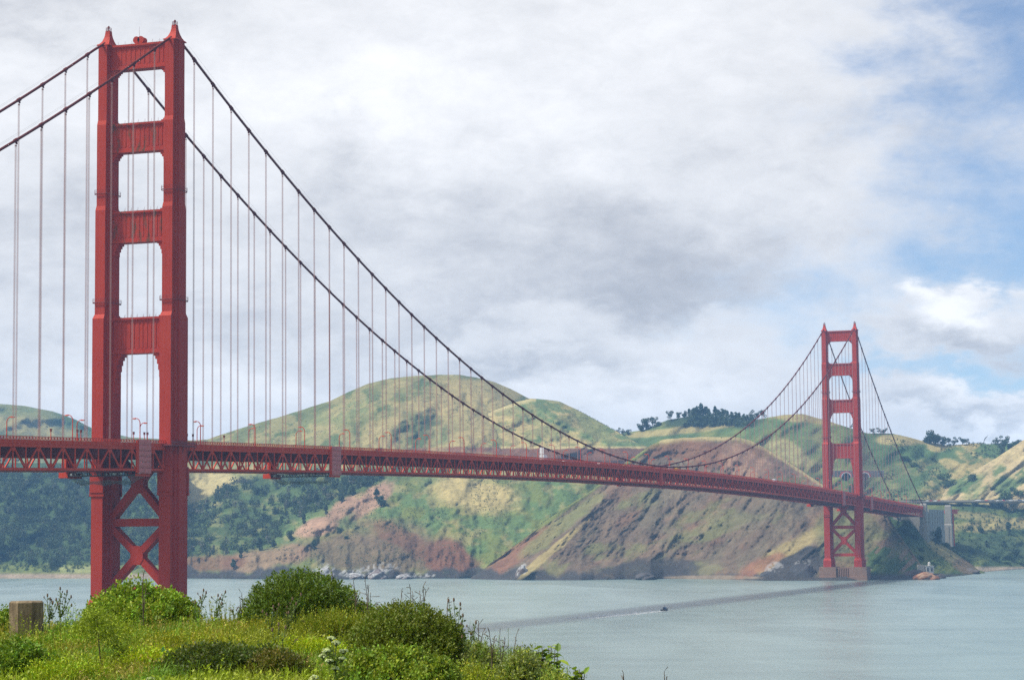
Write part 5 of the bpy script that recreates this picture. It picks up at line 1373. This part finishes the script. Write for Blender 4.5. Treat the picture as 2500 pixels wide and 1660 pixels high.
def shrub(dx, d, top_y, wpx, depth, label, col, seed, n=2600, leaf=.055, name='shrub', nlobe=14, upright=.7, tip=None, hl=None, base_h=None, dome=False):
    """a rounded bush: lobed mass of leafy shoots over a near-black lump painted as inner shade"""
    rs = np.random.RandomState(seed); lat = lat_of(dx, d); b0 = near(lat, d)
    ztop = CAM[2]-(top_y-1243-.0*dx)*K/FPX*d
    h = max(.35, ztop-b0[2]); rx = wpx/2*K/FPX*d
    if base_h: h = base_h
    L = []
    for k in range(nlobe):
        a = rs.uniform(0, 6.28); q = math.sqrt(rs.rand())*.72
        el = 1-q*q*.85
        L.append((q*math.cos(a), q*math.sin(a), el*rs.uniform(.50, .72), rs.uniform(.26, .40)))
    L.append((0, 0, .62, .40))
    if dome:
        L = [(0, 0, .30, .66)]*2+[(l[0]*.72, l[1]*.72, l[2]*.92, l[3]*.8) for l in L[:8]]
    w = np.array([l[3]**2 for l in L]); w /= w.sum(); P = []; N = []
    for l, c in zip(L, rs.multinomial(n, w)):
        v = rs.normal(size=(c, 3)); v[:, 2] = np.abs(v[:, 2])*1.1-.35; v /= np.linalg.norm(v, axis=1)[:, None]
        P.append(np.array(l[:3])+v*l[3]*rs.uniform(.72, 1.02, (c, 1))); N.append(v)
    P = np.concatenate(P); N = np.concatenate(N)
    keep = P[:, 2] > .02; P = P[keep]; N = N[keep]
    zs = np.percentile(P[:, 2], 99); xs_ = np.percentile(np.abs(P[:, 0]), 98)
    sc = np.array([rx/xs_, depth/2/xs_, h/zs*.93]); P = P*sc
    yaw = YAW-math.pi/2; cr, sr = math.cos(yaw), math.sin(yaw); Rm = np.array([[cr, -sr, 0], [sr, cr, 0], [0, 0, 1]])
    ax = N+np.array([0, 0, upright])+rs.normal(size=N.shape)*.3
    base = np.array(col)*(.7+.7*fbm(P[:, 0]*2.2+seed, P[:, 2]*2.5+P[:, 1], 4))[:, None]*rs.uniform(.75, 1.3, (len(P), 1))
    base[:, 0] *= rs.uniform(.85, 1.5, len(P)); base *= np.array([1.7, 1.85, .75])
    if name == 'weed_clump':
        V, F, C = sprigs(P-ax*.12, ax, rs.uniform(.22, .50, len(P)), 12, .036, base, rs, .42, tip)
    else:
        V, F, C = sprigs(P, ax, rs.uniform(.08, .17, len(P))*(leaf/.055), 7, leaf, base, rs, .55, tip)
    root = empty(name, tuple(b0)); root.rotation_euler = (0, 0, yaw); tag(root, label, 'bush')
    link('foliage', mesh_np('foliage', V, F, M_LEAF, C), root)
    # solid lump, coloured near-black for the shade between the shoots
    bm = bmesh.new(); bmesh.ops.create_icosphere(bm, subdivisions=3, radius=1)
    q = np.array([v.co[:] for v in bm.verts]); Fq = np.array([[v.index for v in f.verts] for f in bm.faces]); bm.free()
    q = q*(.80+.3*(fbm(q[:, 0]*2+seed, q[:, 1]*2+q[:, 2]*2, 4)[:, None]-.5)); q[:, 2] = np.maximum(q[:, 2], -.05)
    q = q*np.array([rx*.82, depth/2*.82, h*.80]); link('shade_core', mesh_np('shade_core', q, Fq, M_CORE), root)
    b = MB()
    for k in range(14):
        a = rs.uniform(0, 6.28); r = rs.uniform(.4, .95)
        b.tube([(0, 0, 0), (r*rx*.5*math.cos(a), r*depth*.25*math.sin(a), h*.45), (r*rx*.9*math.cos(a), r*depth*.45*math.sin(a), h*rs.uniform(.5, .9))], [.025, .014, .005], 5)
    b.build('branch', M_TRUNK, root)
    return root
YG = (.135, .185, .022); MG = (.075, .125, .020); DG = (.045, .080, .018); OL = (.120, .135, .026)
shrub(312, 46, 1347, 225, 2.0, 'rounded light green bush in front of the near tower', (.095, .150, .022), 1, 3600, .072)
shrub(690, 44, 1319, 240, 1.9, 'tall dark green bush, highest of the foreground', (.042, .075, .012), 2, 4600, .055, tip=(.085, .14, .015), dome=True)
shrub(795, 44.5, 1362, 130, 1.4, 'shoulder of dark bush leaning down to the right of the tallest one', (.070, .115, .018), 3, 1900, .050)
shrub(928, 37, 1396, 258, 1.9, 'large domed olive green bush in front of the water', (.058, .088, .012), 4, 6200, .045, upright=1.3, tip=(.13, .155, .015), dome=True)
shrub(520, 32, 1488, 270, 1.2, 'dark tangled bush low in the middle foreground', (.030, .048, .016), 5, 2600, .050, upright=.2)
shrub(640, 31.5, 1500, 120, 1.0, 'dark brownish bush beside the low tangled one', (.050, .050, .016), 6, 1100, .045, upright=.2)
shrub(40, 31, 1478, 190, 1.3, 'leafy dark green bush in the bottom left corner', (.065, .115, .018), 7, 2600, .050)
shrub(905, 31.5, 1496, 250, 1.3, 'low leafy bush along the bottom edge under the domed one', (.085, .130, .020), 8, 3000, .050)
shrub(1000, 30.5, 1520, 130, 1.0, 'small leafy bush at the bottom right of the domed one', (.085, .130, .020), 9, 1500, .048)
shrub(1195, 35, 1498, 120, 1.1, 'grey green bush near the right end of the weeds', (.135, .175, .035), 10, 1700, .045, tip=(.2, .24, .10))
shrub(1100, 36.5, 1492, 120, 1.1, 'feathery grey green bush beside the tall stalks', (.135, .180, .040), 12, 1500, .050, tip=(.2, .24, .09))
shrub(10, 44, 1402, 70, 1.0, 'small green bush at the left edge beside the concrete post', (.085, .140, .02), 11, 900, .055)

for k, (x, d, ty, w, dep, lab, col, n, up) in enumerate([(770, 41, 1408, 210, 1.6, 'tall olive weed thicket in front of the tallest bush', (.105, .130, .014), 3000, 1.6), (610, 41.5, 1428, 120, 1.2, 'olive weed clump under the left end of the tallest bush', (.115, .125, .014), 1300, 1.6),
        (500, 44, 1436, 150, 1.2, 'yellow green weed clump right of the near tower foot', (.150, .160, .016), 1600, 1.5), (250, 40, 1428, 170, 1.4, 'bright green weed clump left of the light green bush', (.140, .190, .014), 1900, 1.4), (130, 38, 1466, 150, 1.2, 'bright green weed clump right of the concrete post foot', (.105, .185, .016), 1500, 1.3),
        (420, 38, 1462, 240, 1.4, 'olive weed clump under the light green bush', (.135, .155, .014), 2000, 1.6), (690, 36, 1478, 200, 1.3, 'lime green weed clump in the middle of the foreground', (.165, .215, .012), 2000, 1.5), (330, 33, 1510, 170, 1.1, 'lime green weed clump beside the fennel', (.165, .220, .012), 1700, 1.4),
        (1075, 33.5, 1530, 130, 1.1, 'yellowish weed clump under the feathery bush', (.120, .150, .018), 1300, 1.5), (160, 30.5, 1525, 190, 1.1, 'bright weed clump along the bottom left edge', (.130, .185, .014), 1700, 1.3), (1270, 34, 1545, 130, 1.0, 'grey green weed clump at the right end of the bluff', (.120, .160, .055), 1300, 1.4)]):
    shrub(x, d, ty, w, dep, lab, col, 60+k, n, .048, 'weed_clump', 12, up)

# broad-leaved plants at the end of the bluff
def leafy(dx, d, top_y, hpx, label, seed, wid=.32):
    rs = np.random.RandomState(seed); lat = lat_of(dx, d); z1 = CAM[2]-(top_y-1243)*K/FPX*d; p = near(lat, d); h = max(hpx*K/FPX*d, z1-p[2])
    root = empty('leafy_plant', (p[0], p[1], z1-h)); tag(root, label, 'plant')
    b = MB(); tips = []
    for k in range(14):
        a = rs.uniform(0, 6.28); r = wid*rs.uniform(.1, 1)*.8; t = (r*math.cos(a), r*math.sin(a), h*(1-r*.7)*rs.uniform(.8, 1))
        b.tube([(0, 0, 0), (t[0]*.5, t[1]*.5, t[2]*.55), t], [.016, .011, .006], 5); tips.append(t)
    b.build('stem', M_TRUNK, root)
    for t in tips:
        t = np.array(t)
        for q in np.linspace(.25, 1, 13):
            c = t*q; a = rs.uniform(0, 6.28); L = rs.uniform(.11, .21)
            link('leaf', LEAVES[rs.randint(4)], root, tuple(c), (rs.uniform(-.5, .5), rs.uniform(-.9, .5), a), (L, L, L))
LEAVES = []
for cc in ((.20, .30, .020), (.15, .25, .018), (.27, .36, .026), (.09, .16, .016)):
    V = [(0, 0, 0), (.28, -.24, .05), (.28, 0, -.01), (.28, .24, .05), (.65, -.22, .03), (.65, 0, -.05), (.65, .22, .03), (1, 0, -.12)]
    bmv = MB(); bmv.add(V, [(0, 1, 2), (0, 2, 3), (1, 4, 5, 2), (2, 5, 6, 3), (4, 7, 5), (5, 7, 6)]); me = bmv.mesh('leaf', M_LEAF)
    ca = me.color_attributes.new('Col', 'FLOAT_COLOR', 'POINT'); ca.data.foreach_set('color', np.tile(np.array((*cc, 1), np.float32), len(V))); LEAVES.append(me)
leafy(1262, 36, 1464, 120, 'yellow green broad leaved plant, tallest at the right end of the bluff', 3, .44)
leafy(1228, 36, 1484, 95, 'yellow green plant just left of the tallest broad leaved one', 5, .36)
leafy(1325, 34, 1522, 70, 'small broad leaved plant standing alone, rightmost on the bluff', 7, .30)

# concrete post
p = near(lat_of(62, 42), 42); ztop = CAM[2]-(1376-1243)*K/FPX*42
M_POST = bpy.data.materials.new('weathered_concrete'); M_POST.use_nodes = True; _n = NT(M_POST.node_tree); _b = M_POST.node_tree.nodes['Principled BSDF']; _b.inputs['Roughness'].default_value = .95
_g = _n.new('ShaderNodeNewGeometry').outputs['Position']; _v = _n.math('ADD', _n.math('MULTIPLY', _n.noise(_n.mapping(_g, (9, 9, 1.3)), 1.0, 6, .65), .6), _n.math('MULTIPLY', _n.noise(_g, 6, 8, .7), .4))
_n.link(_n.ramp(_v, [(.30, (.045, .032, .022)), (.45, (.15, .11, .065)), (.58, (.25, .19, .115)), (.75, (.33, .29, .22))]), _b.inputs['Base Color'])
_q = _n.new('ShaderNodeBump'); _q.inputs['Strength'].default_value = .8; _q.inputs['Distance'].default_value = .02; _n.link(_n.noise(_g, 22, 6, .7), _q.inputs['Height']); _n.link(_q.outputs[0], _b.inputs['Normal'])
b = MB(); r = .325; hgt = ztop-p[2]
def octo(rad, z): return [(rad*math.cos(math.pi/4*k+.52), rad*math.sin(math.pi/4*k+.52), z) for k in range(8)]
b.loft([octo(r, -.2), octo(r, hgt-.03), octo(r-.03, hgt)])
o = b.build('concrete_post', M_POST, None, False, tuple(p), (0, 0, YAW)); tag(o, 'short weathered concrete post among the weeds at the left edge', 'post')

# weeds: nobody could count these
def field(n, seed, lat0, lat1, d0, d1):
    rs = np.random.RandomState(seed); d = np.sqrt(rs.uniform(d0*d0, d1*d1, n)); lat = lat0+(lat1-lat0)*rs.rand(n)
    lim = lat_of(1345, 35)+(35-d)*.02
    ok = (lat > -13*d/46-1) & (lat < lim+.3)
    d = d[ok]; lat = lat[ok]; hd = np.array([math.cos(YAW), math.sin(YAW), 0])
    P = CAM+d[:, None]*hd+lat[:, None]*RT; P[:, 2] = bluff_z(lat, d)-.02
    return P, lat, d, rs
C_YG = np.array((.300, .390, .016)); C_G = np.array((.150, .280, .018)); C_OL = np.array((.270, .300, .020)); C_TAN = np.array((.42, .30, .085)); C_OR = np.array((.33, .27, .030)); C_GR = np.array((.20, .27, .075))
def zone(lat, d):
    a = fbm(lat*.55+40, d*.22+7, 4, .55); b = fbm(lat*.8+90, d*.35+3, 4, .55); c = fbm(lat*1.3+10, d*.5+33, 4, .55)
    col = C_YG*(1-sstep(a, .42, .56))[:, None]+C_OL*sstep(a, .42, .56)[:, None]
    col = col*(1-sstep(b, .52, .62)[:, None])+C_G*sstep(b, .52, .62)[:, None]
    m = (sstep(c, .56, .66)*sstep(d, 33, 37))[:, None]; col = col*(1-m)+C_OR*m
    m = sstep(lat, -1.6, -.3)[:, None]*.7; col = col*(1-m)+C_GR*m
    return col
def lowering(lat, d):
    """plants stay short in front of the dark low bushes and at the right hand end"""
    return .55+.55*fbm(lat*.7+5, d*.3+50, 4)+.25*sstep(d, 36, 46)
P, lat, d, rs = field(190000, 41, -14, 3.2, 26, 48.5)
h = rs.uniform(.20, .62, len(P))*lowering(lat, d)
tag(link('grass', mesh_np('grass', *(lambda v: (v[0], v[1], M_LEAF, v[2]))(blades(P, h, rs.uniform(.005, .011, len(P)), rs.uniform(.1, .9, len(P)), zone(lat, d)*rs.uniform(.6, 1.4, (len(P), 1)), rs)))), 'yellow green grass covering the bluff', kind='stuff')
P, lat, d, rs = field(26000, 43, -14, 3.2, 26, 48.2)
hh = rs.uniform(.18, .56, len(P))*lowering(lat, d)
keep = fbm(lat*.9+3, d*.4+9, 4) > .36; P, lat, d, hh = P[keep], lat[keep], d[keep], hh[keep]
ax = rs.normal(size=P.shape)*.28+np.array([0, 0, 1.0]); col = zone(lat, d)*rs.uniform(.6, 1.35, (len(P), 1))
V, F, C = sprigs(P, ax, hh, 13, .055, col, rs, .6, None)
tag(link('weeds', mesh_np('weeds', V, F, M_LEAF, C)), 'leafy green weeds growing through the grass', kind='stuff')
P, lat, d, rs = field(42000, 47, -14, 3.0, 28, 48.5)
k1 = fbm(lat*.75+60, d*.33+21, 4) > .60; P, lat, d = P[k1], lat[k1], d[k1]
h = rs.uniform(.28, .60, len(P))*lowering(lat, d)
B = blades(P, h, rs.uniform(.004, .008, len(P)), rs.uniform(.2, 1.0, len(P)), C_TAN*rs.uniform(.6, 1.2, (len(P), 1)), rs)
q = rs.rand(len(P)) < .4; Q = P[q]+np.array([0, 0, 1.0])*h[q][:, None]*.75
SP = sprigs(Q, rs.normal(size=Q.shape)*.4+np.array([0, 0, 1.0]), .10, 5, .028, C_TAN*rs.uniform(.8, 1.35, (len(Q), 1)), rs, .4)
V, F, C = join([B, SP]); tag(link('dry_grass', mesh_np('dry_grass', V, F, M_LEAF, C)), 'dry tan seeding grass in patches on the bluff', kind='stuff')

P, lat, d, rs = field(2600, 53, -14, 2.6, 31, 47.5)
hh = rs.uniform(.45, 1.0, len(P))*np.interp(d, [31, 47], [.6, 1.0])
ax = rs.normal(size=P.shape)*.16+np.array([0, 0, 1.0]); col = zone(lat, d)*rs.uniform(.55, 1.3, (len(P), 1))
V, F, C = sprigs(P, ax, hh, 22, .038, col, rs, .55, None)
ax /= np.linalg.norm(ax, axis=1)[:, None]; sd = np.cross(ax, rs.normal(size=ax.shape)); sd /= np.linalg.norm(sd, axis=1)[:, None]
Vs = np.stack([P-sd*.006, P+sd*.006, P+ax*hh[:, None]+sd*.002, P+ax*hh[:, None]-sd*.002], 1).reshape(-1, 3); Fs = np.arange(len(P)*4).reshape(-1, 4)
V, F, C = join([(V, F, C), (Vs, Fs, np.repeat(col*.8, 4, 0))])
tag(link('tall_weeds', mesh_np('tall_weeds', V, F, M_LEAF, C)), 'tall wispy weed stems standing above the grass', kind='stuff')

# stalks, thistles and flowers
M_STALK = material('green_stalk', (.10, .14, .035), .7, var=.2, scale=8); M_DRY = material('dry_stalk', (.11, .075, .045), .8, var=.2, scale=8)
M_HEAD = material('thistle_head', (.17, .11, .07), .9, var=.3, scale=20); M_UMB = material('white_petals', (.56, .62, .30), .7, var=.2, scale=20)
def px(dx, dy, d):
    hd = np.array([math.cos(YAW), math.sin(YAW), 0]); p = CAM+hd*d+RT*lat_of(dx, d); p[2] = CAM[2]-(dy-1243+(dx-1180)*.0094)*K/FPX*d; return p
def thistle(base, tops, d, label, seed, dry=False, group='thistles standing above the weeds', leafy_=True):
    rs = np.random.RandomState(seed); g = near(lat_of(base[0], d), d); root = empty('dry_stalk' if dry else 'thistle', tuple(g)); tag(root, label, 'stalk' if dry else 'thistle', group)
    b = MB(); hb = MB(); lv = []; mt = M_DRY if dry else M_STALK
    fork = px(base[0], base[1], d)-g; fork[2] = max(fork[2], .1)
    b.tube([(0, 0, -.05), tuple(fork*.5+rs.normal(size=3)*.01), tuple(fork)], [.012, .011, .009], 5)
    for tx, ty in tops:
        t = px(tx, ty, d)-g+np.array([0, 0, 0])+RT*0+FW*rs.uniform(-.15, .15); mid = fork+(t-fork)*.5+RT*rs.uniform(-.03, .03)+np.array([0, 0, -.02])
        b.tube([tuple(fork), tuple(mid), tuple(t)], [.008, .0065, .005], 5)
        if dry:
            for q in np.linspace(.15, 1, 9):
                c = fork+(t-fork)*q; sd = rs.normal(size=3)*.05; sd[2] = abs(sd[2])
                b.tube([tuple(c), tuple(c+sd)], [.003, .006], 4)
        else:
            hb = MB(); hb.tube([tuple(t-np.array([0, 0, .03])), tuple(t-np.array([0, 0, .012])), tuple(t+np.array([0, 0, .01])), tuple(t+np.array([0, 0, .035]))], [.006, .017, .015, .011], 6)
            hb.build('flower_head', M_HEAD, root)
            if rs.rand() < .6:
                s = t-(t-fork)*.3; e = s+RT*rs.uniform(-.12, .12)+np.array([0, 0, .10]); b.tube([tuple(s), tuple(e)], .004, 4)
                hb = MB(); hb.tube([tuple(e-np.array([0, 0, .015])), tuple(e), tuple(e+np.array([0, 0, .025]))], [.005, .013, .008], 5); hb.build('flower_head', M_HEAD, root)
        for q in np.linspace(.05, .8, 6): lv.append(fork+(t-fork)*q)
    for q in np.linspace(.2, 1, 6): lv.append(fork*q)
    b.build('stem', mt, root)
    if leafy_ and not dry:
        lv = np.array(lv); V, F, C = sprigs(lv, rs.normal(size=lv.shape)*.5+np.array([0, 0, .8]), .05, 4, .055, np.array((.10, .15, .03))*rs.uniform(.7, 1.4, (len(lv), 1)), rs, .6)
        link('leaves', mesh_np('leaves', V, F, M_LEAF, C), root)
thistle((139, 1425), [(140, 1358), (157, 1364), (165, 1377), (128, 1385), (163, 1398)], 43.5, 'branched thistle against the water, right of the concrete post', 1)
thistle((115, 1430), [(117, 1382), (124, 1389), (110, 1374), (132, 1395)], 43, 'slim thistle touching the right side of the concrete post', 2)
thistle((452, 1428), [(466, 1364), (476, 1366), (460, 1380), (449, 1390)], 44, 'tall branched thistle just right of the near tower', 3)
thistle((497, 1428), [(516, 1368), (505, 1382), (499, 1376), (511, 1392)], 44.5, 'second branched thistle right of the near tower', 4)
thistle((545, 1440), [(557, 1405), (566, 1400), (549, 1412), (534, 1410)], 44.5, 'short leafy thistle left of the tallest bush', 5)
thistle((620, 1470), [(628, 1400), (641, 1395), (612, 1418), (604, 1410)], 41, 'leaning thistle in front of the tallest bush, left stem', 6)
thistle((655, 1460), [(672, 1382), (680, 1394), (664, 1412), (690, 1374)], 41, 'leaning thistle in front of the tallest bush, right stem', 7)
thistle((638, 1520), [(640, 1440), (655, 1448), (626, 1452), (680, 1476)], 36, 'pale green thistle in the middle of the weeds', 8)
thistle((1052, 1500), [(1030, 1384), (1042, 1382), (1056, 1396), (1062, 1420), (1058, 1440)], 37, 'tall pale thistle right of the domed bush', 9)
thistle((1070, 1510), [(1092, 1434), (1082, 1462), (1060, 1470)], 36.5, 'shorter leaning thistle right of the domed bush', 10)
for i, (bx, by, tp, dd_, lab) in enumerate([((842), 1425, [(838, 1332), (846, 1352), (850, 1372)], 42, 'tall dark seed stalk right of the tallest bush'), (816, 1400, [(812, 1340), (818, 1368)], 43, 'thin seed stalk above the shoulder of the tallest bush'), (765, 1380, [(763, 1312), (767, 1330)], 45, 'thin seed stalk rising behind the tallest bush'),
                                            (944, 1420, [(942, 1356), (947, 1372)], 38, 'seed stalk rising from the top of the domed bush'), (968, 1420, [(972, 1352), (978, 1362), (964, 1376)], 38, 'dark bent seed stalk on top of the domed bush'), (925, 1420, [(922, 1362)], 38.5, 'thin seed stalk left of centre above the domed bush'), (906, 1425, [(903, 1380)], 38.5, 'short seed stalk left above the domed bush'), (868, 1440, [(865, 1390), (872, 1400)], 39, 'short seed stalk between the two large bushes'),
                                            (1100, 1515, [(1098, 1432), (1108, 1456)], 37, 'thin seed stalk right of the tall thistles'), (1128, 1520, [(1122, 1452), (1134, 1468)], 36, 'brownish seed stalk above the feathery bush'), (1150, 1530, [(1146, 1470), (1158, 1480)], 36, 'seed stalk between the feathery and grey bushes'), (1182, 1530, [(1184, 1466)], 36, 'single thin stalk above the grey green bush'),
                                            (330, 1420, [(329, 1322), (325, 1345), (334, 1350)], 43, 'thin stalk standing against the light green bush'), (560, 1430, [(557, 1368), (552, 1378)], 44, 'bare twig at the left edge of the tallest bush'), (1027, 1440, [(1028, 1378)], 38.5, 'thin stalk at the right shoulder of the domed bush'),
                                            (1430, 1640, [(1428, 1550)], 33, 'thin stalk tip at the bottom edge over the water, left one'), (1523, 1650, [(1522, 1548), (1527, 1560)], 33, 'stalk tip at the bottom edge over the water, right one')]):
    thistle((bx, by), tp, dd_, lab, 50+i, True, 'dry seed stalks above the bushes')
def umbel(base_x, d, tops, label, seed):
    rs = np.random.RandomState(seed); g = near(lat_of(base_x, d), d); root = empty('flowering_plant', tuple(g)); tag(root, label, 'flower', 'white flowering plants')
    b = MB(); fl = MB(); tz = min(t[1] for t in tops); top = px(base_x, tz+30, d)-g
    b.tube([(0, 0, -.1), tuple(top*.5), tuple(top)], [.016, .013, .009], 6)
    for tx, ty, rad in tops:
        t = px(tx, ty, d)-g+FW*rs.uniform(-.1, .1); s = top*rs.uniform(.55, .9); b.tube([tuple(s), tuple((s+t)/2+np.array([0, 0, -.01])), tuple(t-np.array([0, 0, .05]))], .006, 5)
        fl = MB()
        for k in range(26):
            a = rs.uniform(0, 6.28); r = rad*math.sqrt(rs.rand()); c = t+np.array([r*math.cos(a), r*math.sin(a), .02-.5*r*r/rad+rs.uniform(-.012, .012)])
            b.tube([tuple(t-np.array([0, 0, .05])), tuple(c)], .0025, 3, False); w = rs.uniform(.010, .02); fl.disc(tuple(c), w, .012, 6)
        fl.build('flower_head', M_UMB, root)
    b.build('stem', M_STALK, root)
    P = np.array([top*q+rs.normal(size=3)*.05 for q in np.linspace(.1, .95, 40)])
    V, F, C = sprigs(P, rs.normal(size=P.shape)+np.array([0, 0, .3]), .10, 5, .07, np.array((.16, .22, .03))*rs.uniform(.7, 1.3, (len(P), 1)), rs, .7); link('leaves', mesh_np('leaves', V, F, M_LEAF, C), root)
umbel(770, 30, [(760, 1472, .05), (772, 1480, .05), (750, 1498, .06), (788, 1500, .06), (757, 1520, .05), (785, 1518, .05), (770, 1538, .05), (742, 1512, .045)], 'tall plant with white flower heads, left of the domed bush', 3)
umbel(722, 29.5, [(722, 1558, .055), (716, 1566, .04)], 'small white flower head at the bottom edge', 5)
umbel(345, 29.5, [(345, 1566, .05)], 'white flower head peeping up at the bottom edge', 6)
# feathery fennel on a bare stem
rs = np.random.RandomState(77); d = 33; g = near(lat_of(240, d), d); root = empty('fennel_plant', tuple(g)); tag(root, 'feathery yellow green fennel on a thin brown stem', 'plant')
pts = [px(x, y, d)-g for x, y in ((243, 1600), (236, 1540), (229, 1490), (228, 1455), (222, 1420))]; b = MB(); b.tube([tuple(q) for q in pts], [.014, .012, .010, .008, .005], 6)
b.tube([tuple(px(240, 1570, d)-g), tuple(px(262, 1530, d)-g), tuple(px(280, 1505, d)-g)], [.007, .006, .004], 5); b.build('stem', M_DRY, root)
cs = np.array([px(x, y, d)-g for x, y in ((205, 1430), (222, 1418), (250, 1440), (200, 1465), (255, 1470), (190, 1450), (270, 1500), (290, 1505), (232, 1450))])
P = np.repeat(cs, 60, 0)+rs.normal(size=(len(cs)*60, 3))*np.array([.09, .09, .07])
V, F, C = sprigs(P, rs.normal(size=P.shape)+np.array([0, 0, .4]), .09, 6, .035, np.array((.27, .35, .022))*rs.uniform(.7, 1.3, (len(P), 1)), rs, .5); link('foliage', mesh_np('foliage', V, F, M_LEAF, C), root)
# bits of litter caught in the weeds
def scrap(dx, dy, d, w, h, mt, label):
    p = px(dx, dy, d); b = MB(); b.add([(-w, 0, 0), (w*.7, .02, -.01), (w, -.03, h*.6), (w*.2, .04, h), (-w*.8, -.02, h*.8), (-w, .035, 0.02), (w*.7, .05, 0.01), (w, .02, h*.62), (w*.2, .07, h*1.02), (-w*.8, .03, h*.82)],
        [(0, 1, 2, 3, 4), (9, 8, 7, 6, 5), (0, 5, 6, 1), (1, 6, 7, 2), (2, 7, 8, 3), (3, 8, 9, 4), (4, 9, 5, 0)])
    tag(b.build('plastic_scrap', mt, None, False, tuple(p), (0, 0, YAW-1.57)), label, 'litter')
scrap(375, 1506, 34, .035, .10, material('green_plastic', (.01, .30, .17), .4), 'bright green plastic scrap caught in the weeds')
scrap(590, 1508, 35, .03, .07, M_WHITE, 'small white paper scrap caught in the weeds')

# ------------------------------------------------------------------ air
HZ = bpy.data.materials.new('air'); HZ.use_nodes = True; HZ.node_tree.nodes.clear(); nt = NT(HZ.node_tree)
pv = nt.new('ShaderNodeVolumePrincipled'); pv.inputs['Color'].default_value = HAZE_COL; pv.inputs['Density'].default_value = HAZE_DEN
pv.inputs['Anisotropy'].default_value = 0.0
oo = nt.new('ShaderNodeOutputMaterial'); nt.link(pv.outputs[0], oo.inputs['Volume'])
b = MB(); b.box(-3100, 7700, -6200, 6200, -10, 360); o = b.build('haze', HZ); tag(o, 'thin bluish sea haze over the strait and hills', kind='stuff')
